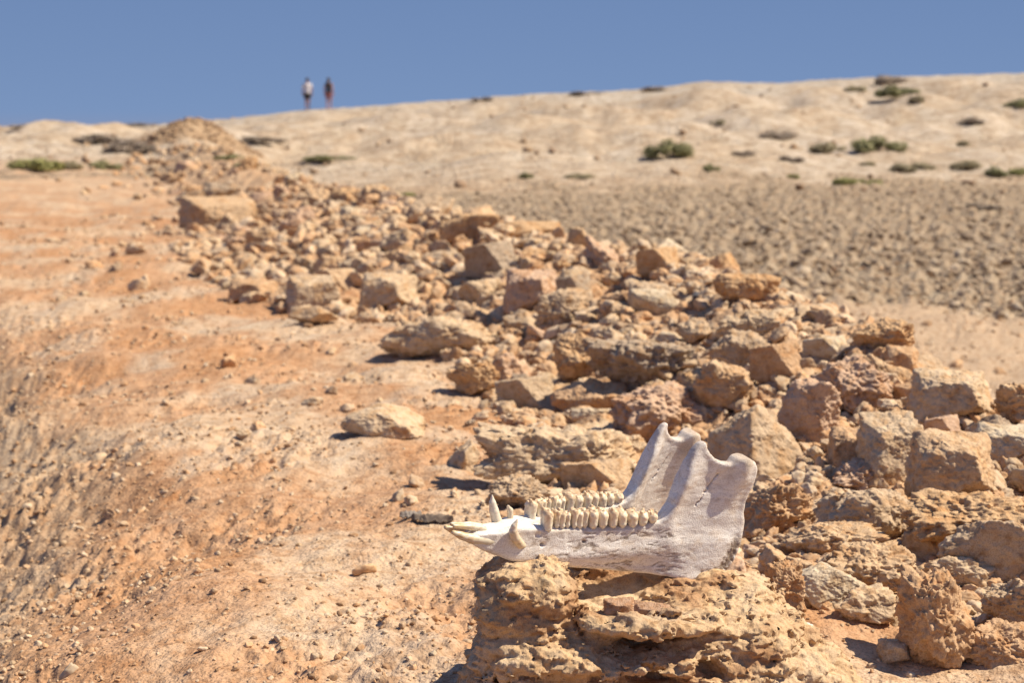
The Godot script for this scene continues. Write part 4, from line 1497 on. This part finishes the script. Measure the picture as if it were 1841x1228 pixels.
func build_bushes() -> void:
	var green := [lin(0.17, 0.17, 0.065), lin(0.33, 0.31, 0.15)]
	var lime := [lin(0.20, 0.205, 0.06), lin(0.42, 0.40, 0.15)]
	var olive := [lin(0.24, 0.205, 0.115), lin(0.44, 0.37, 0.23)]
	var dead := [lin(0.22, 0.175, 0.135), lin(0.40, 0.32, 0.25)]
	var kinds := {"green": green, "lime": lime, "olive": olive, "dead": dead}
	var crowns := {}
	for k in kinds:
		crowns[k] = [leaf_cloud(hash(k) % 1000, 2200, kinds[k][0], kinds[k][1]), leaf_cloud(hash(k) % 1000 + 1, 2200, kinds[k][0], kinds[k][1])]
	var stems := stem_mesh(5)
	# where each stands in the photograph: middle, foot, width, height
	var list := [
		[1203, 283, 72, 30, "green", "dark green dome shaped bush alone in the middle of the hillside"],
		[1490, 276, 60, 22, "olive", "dull olive bush left of the wide green bush on the hillside"],
		[1575, 272, 78, 26, "green", "wide green bush right of the dull olive bush on the hillside"],
		[1610, 174, 62, 24, "green", "dark green bush high on the right, just below the skyline"],
		[1533, 164, 38, 12, "olive", "small olive bush left of the dark green one below the skyline"],
		[1652, 184, 30, 13, "olive", "small olive bush right below the dark green one near the skyline"],
		[1277, 308, 26, 13, "green", "little green bush below and right of the dome shaped bush"],
		[945, 321, 22, 13, "green", "little dark green bush at the hill's foot, left of centre"],
		[1425, 321, 18, 11, "lime", "tiny light green bush at the edge of the field"],
		[1518, 332, 46, 14, "lime", "bright yellow green bush at the field's edge, left of a touching pair"],
		[1560, 334, 44, 16, "lime", "bright yellow green bush at the field's edge, right of a touching pair"],
		[1618, 310, 46, 18, "olive", "olive green sprawling bush above the bright pair, left of two"],
		[1655, 304, 42, 15, "olive", "olive green sprawling bush above the bright pair, right of two"],
		[1738, 303, 52, 16, "olive", "low olive bush near the right edge above the field"],
		[1790, 318, 40, 18, "green", "dark low bush at the field's edge far right"],
		[1830, 316, 40, 16, "lime", "yellow green bush cut by the right edge of the photo"],
		[1830, 194, 46, 16, "green", "flat green bush at the right edge below the skyline"],
		[1560, 298, 26, 9, "olive", "faint low bush under the wide green bush"],
		[1398, 250, 54, 16, "dead", "grey withered bush in the middle of the right hillside"],
		[1420, 290, 42, 12, "dead", "pale grey withered bush below the other grey one"],
		[1336, 280, 40, 10, "dead", "thin brown bush right of the dome shaped bush"],
		[1292, 224, 26, 10, "olive", "thin olive tuft high on the hillside above the dome shaped bush"],
		[1600, 150, 60, 15, "dead", "dark withered bush on the skyline at right"],
		[1050, 172, 52, 9, "dead", "dark low bush on the skyline, right of the two people"],
		[1176, 163, 46, 8, "dead", "dark low bush on the skyline left of the hill's top"],
		[868, 181, 34, 8, "dead", "small dark tuft on the skyline nearest to the two people"],
		[1035, 320, 52, 10, "olive", "flat olive bush at the hill's foot near the field"],
		[1734, 262, 24, 10, "olive", "tiny olive bush on the right hillside"],
		[1745, 222, 40, 12, "dead", "brown withered tuft high on the right hillside"],
		[590, 288, 74, 11, "green", "flat green bush on the pale slope below the two people"],
		[68, 306, 96, 28, "lime", "yellow green bush at the far left, foremost there"],
		[130, 306, 60, 18, "olive", "olive bush touching the yellow green one at the far left"],
		[188, 305, 48, 16, "green", "small green bush between the left bushes and the rubble mound"],
		[232, 276, 84, 30, "dead", "dark grey bush left of the rubble mound"],
		[176, 256, 70, 16, "dead", "thin grey scrub running down left of the rubble mound"],
		[415, 288, 52, 12, "green", "green bush just right of the rubble mound"],
		[442, 303, 44, 11, "green", "low green bush in front right of the rubble mound"],
		[470, 254, 90, 10, "dead", "dark flat scrub on the slope right of the rubble mound"],
		[240, 228, 70, 7, "dead", "thin dark scrub on the skyline left of the rubble mound"],
		[35, 230, 40, 6, "dead", "thin dark scrub on the skyline at the far left"],
		[725, 352, 40, 9, "lime", "tiny green tuft beyond the left rubble, on pale sand"],
		[1762, 376, 62, 13, "dead", "dark dry branch heap lying in the grey field"],
	]
	var i := 0
	for b in list:
		var p := on_ground(b[0], b[1])
		if p.z < -106.0:
			p.z = -104.0
			p.x = (b[0] - 920.5) / LENS * 104.0
			p.y = ground_at(p.x, 104.0)
		var dist := -p.z
		var o := base("bush", p)
		var w: float = b[2] * dist / LENS * 0.74
		var h: float = b[3] * dist / LENS * 1.25
		var f := part("foliage", crowns[b[4]][i % 2], mats.leaf, o)
		f.scale = Vector3(w, h, w * 0.85)
		f.rotation.y = i * 1.7
		f.basis = Basis(Vector3.UP, i * 1.7).scaled(Vector3(w, h, w * 0.85))
		var st := part("stem", stems, mats.twig, o)
		st.scale = Vector3(w, h, w * 0.85)
		tag(o, b[5], "bush", "bushes on the hill")
		i += 1


# ---------------------------------------------------------------- people
func build_people() -> void:
	var looks := [
		{"x": 556.0, "foot": 197.0, "high": 1.70, "turn": 0.15, "shirt": lin(0.66, 0.62, 0.64), "low": lin(0.035, 0.03, 0.03), "skin": lin(0.42, 0.215, 0.16), "hair": lin(0.05, 0.035, 0.025), "long": false, "says": "person in a white top and dark shorts, left of two on the ridge"},
		{"x": 594.0, "foot": 196.0, "high": 1.66, "turn": -0.25, "shirt": lin(0.03, 0.025, 0.025), "low": lin(0.34, 0.15, 0.15), "skin": lin(0.42, 0.21, 0.16), "hair": lin(0.04, 0.025, 0.018), "long": true, "says": "person with long dark hair, dark top and reddish shorts, right of two on the ridge"}]
	for k in 2:
		var L: Dictionary = looks[k]
		var d := 103.0
		var x: float = (L.x - 920.5) / LENS * d
		var o := base("person", Vector3(x, ground_at(x, d) - 0.02, -d))
		o.rotation.y = PI + L.turn
		var s: float = L.high / 1.70
		var sw := 0.10 if k == 0 else -0.08
		# joints: facing +z, metres for a height of 1.70
		var torso := [[Vector3(0, 0.93, 0), Vector3(0, 1.10, -0.01), 0.125, 0.115], [Vector3(0, 1.10, -0.01), Vector3(0, 1.30, -0.01), 0.115, 0.125], [Vector3(-0.14, 1.36, -0.01), Vector3(0.14, 1.36, -0.01), 0.062, 0.062], [Vector3(-0.07, 0.90, 0), Vector3(0.07, 0.90, 0), 0.105, 0.105]]
		var arms := []
		var legs := []
		for sd in [-1.0, 1.0]:
			var elbow := Vector3(0.235 * sd, 1.10, -0.03)
			arms.append([Vector3(0.175 * sd, 1.365, -0.01), elbow, 0.050, 0.040])
			var wrist := Vector3(0.245 * sd, 0.87, 0.06 + sw * sd * 0.5)
			arms.append([elbow, wrist, 0.039, 0.027])
			arms.append([wrist, wrist + Vector3(-0.01 * sd, -0.09, 0.02), 0.030, 0.022])
			for fg in 4:
				arms.append([wrist + Vector3(-0.01 * sd, -0.08, 0.02 + (fg - 1.5) * 0.017), wrist + Vector3(-0.018 * sd, -0.155 + 0.012 * absf(fg - 1.4), 0.03 + (fg - 1.5) * 0.018), 0.0095, 0.008])
			arms.append([wrist + Vector3(-0.01 * sd, -0.04, 0.035), wrist + Vector3(-0.02 * sd, -0.095, 0.065), 0.011, 0.008])
			var knee := Vector3(0.078 * sd, 0.48, 0.03 + sw * sd)
			var ankle := Vector3(0.072 * sd, 0.085, -0.01 + sw * sd * 1.3)
			legs.append([Vector3(0.09 * sd, 0.88, 0), knee, 0.088, 0.056])
			legs.append([knee, ankle, 0.054, 0.036])
			legs.append([ankle + Vector3(0, -0.045, -0.03), ankle + Vector3(0.015 * sd, -0.055, 0.15), 0.038, 0.028])
		var head := [[Vector3(0, 1.38, -0.01), Vector3(0, 1.50, 0.0), 0.055, 0.050]]
		var all := torso + arms + legs + head
		var body := func(p: Vector3) -> float:
			var f := 1e9
			for c in all:
				f = smin(f, capsule(p, c[0], c[1], c[2], c[3]), 0.028)
			f = smin(f, egg(p, Vector3(0, 1.585, 0.01), Vector3(0.078, 0.115, 0.098)), 0.03)
			f = smin(f, egg(p, Vector3(0, 1.565, 0.108), Vector3(0.016, 0.026, 0.02)), 0.012)
			f = smin(f, egg(p, Vector3(0.082, 1.58, 0.0), Vector3(0.012, 0.032, 0.02)), 0.008)
			f = smin(f, egg(p, Vector3(-0.082, 1.58, 0.0), Vector3(0.012, 0.032, 0.02)), 0.008)
			f = smax(f, -egg(p, Vector3(0.033, 1.60, 0.112), Vector3(0.018, 0.011, 0.016)), 0.01)
			f = smax(f, -egg(p, Vector3(-0.033, 1.60, 0.112), Vector3(0.018, 0.011, 0.016)), 0.01)
			f = smax(f, -egg(p, Vector3(0, 1.527, 0.105), Vector3(0.026, 0.005, 0.012)), 0.006)
			return f
		var shirt := func(p: Vector3) -> float:
			var f := 1e9
			for c in torso:
				f = smin(f, capsule(p, c[0], c[1], c[2] + 0.016, c[3] + 0.016), 0.04)
			if k == 0:
				for c in [arms[0], arms[8]]:
					f = smin(f, capsule(p, c[0], c[0].lerp(c[1], 0.62), c[2] + 0.016, c[3] + 0.022), 0.03)
			f = smax(f, p.y - 1.42, 0.02)
			return smax(f, 0.90 - p.y, 0.01)
		var low := func(p: Vector3) -> float:
			var f := capsule(p, torso[3][0], torso[3][1], 0.121, 0.121)
			for c in [legs[0], legs[3]]:
				f = smin(f, capsule(p, c[0], c[1], c[2] + 0.018, c[3] + 0.028), 0.02)
			f = smax(f, p.y - 0.985, 0.01)
			return smax(f, 0.60 - p.y, 0.01)
		var hair := func(p: Vector3) -> float:
			var f := egg(p, Vector3(0, 1.60, -0.006), Vector3(0.094, 0.118, 0.108))
			f = smax(f, minf(p.z - 0.055, 1e9), 0.03) if p.y < 1.655 else f
			f = smax(f, 1.52 - p.y, 0.02)
			if L.long:
				f = smin(f, capsule(p, Vector3(0, 1.58, -0.085), Vector3(0.01, 1.28, -0.135), 0.066, 0.05), 0.05)
			return f
		var bits_ := [["body", body, L.skin, Vector3(-0.4, -0.03, -0.35), Vector3(0.4, 1.75, 0.4), 0.0125], ["shirt", shirt, L.shirt, Vector3(-0.4, 0.85, -0.3), Vector3(0.4, 1.5, 0.3), 0.018], ["shorts", low, L.low, Vector3(-0.35, 0.55, -0.35), Vector3(0.35, 1.05, 0.35), 0.018], ["hair", hair, L.hair, Vector3(-0.2, 1.2, -0.28), Vector3(0.2, 1.76, 0.2), 0.015]]
		for q in bits_:
			var got := nets(q[1], q[3], q[4], q[5])
			var c: Color = q[2]
			var m := part(q[0], mesh_from(got[0], got[1]), plain(c.linear_to_srgb(), 0.8), o)
			m.scale = Vector3.ONE * s
		tag(o, L.says, "person")
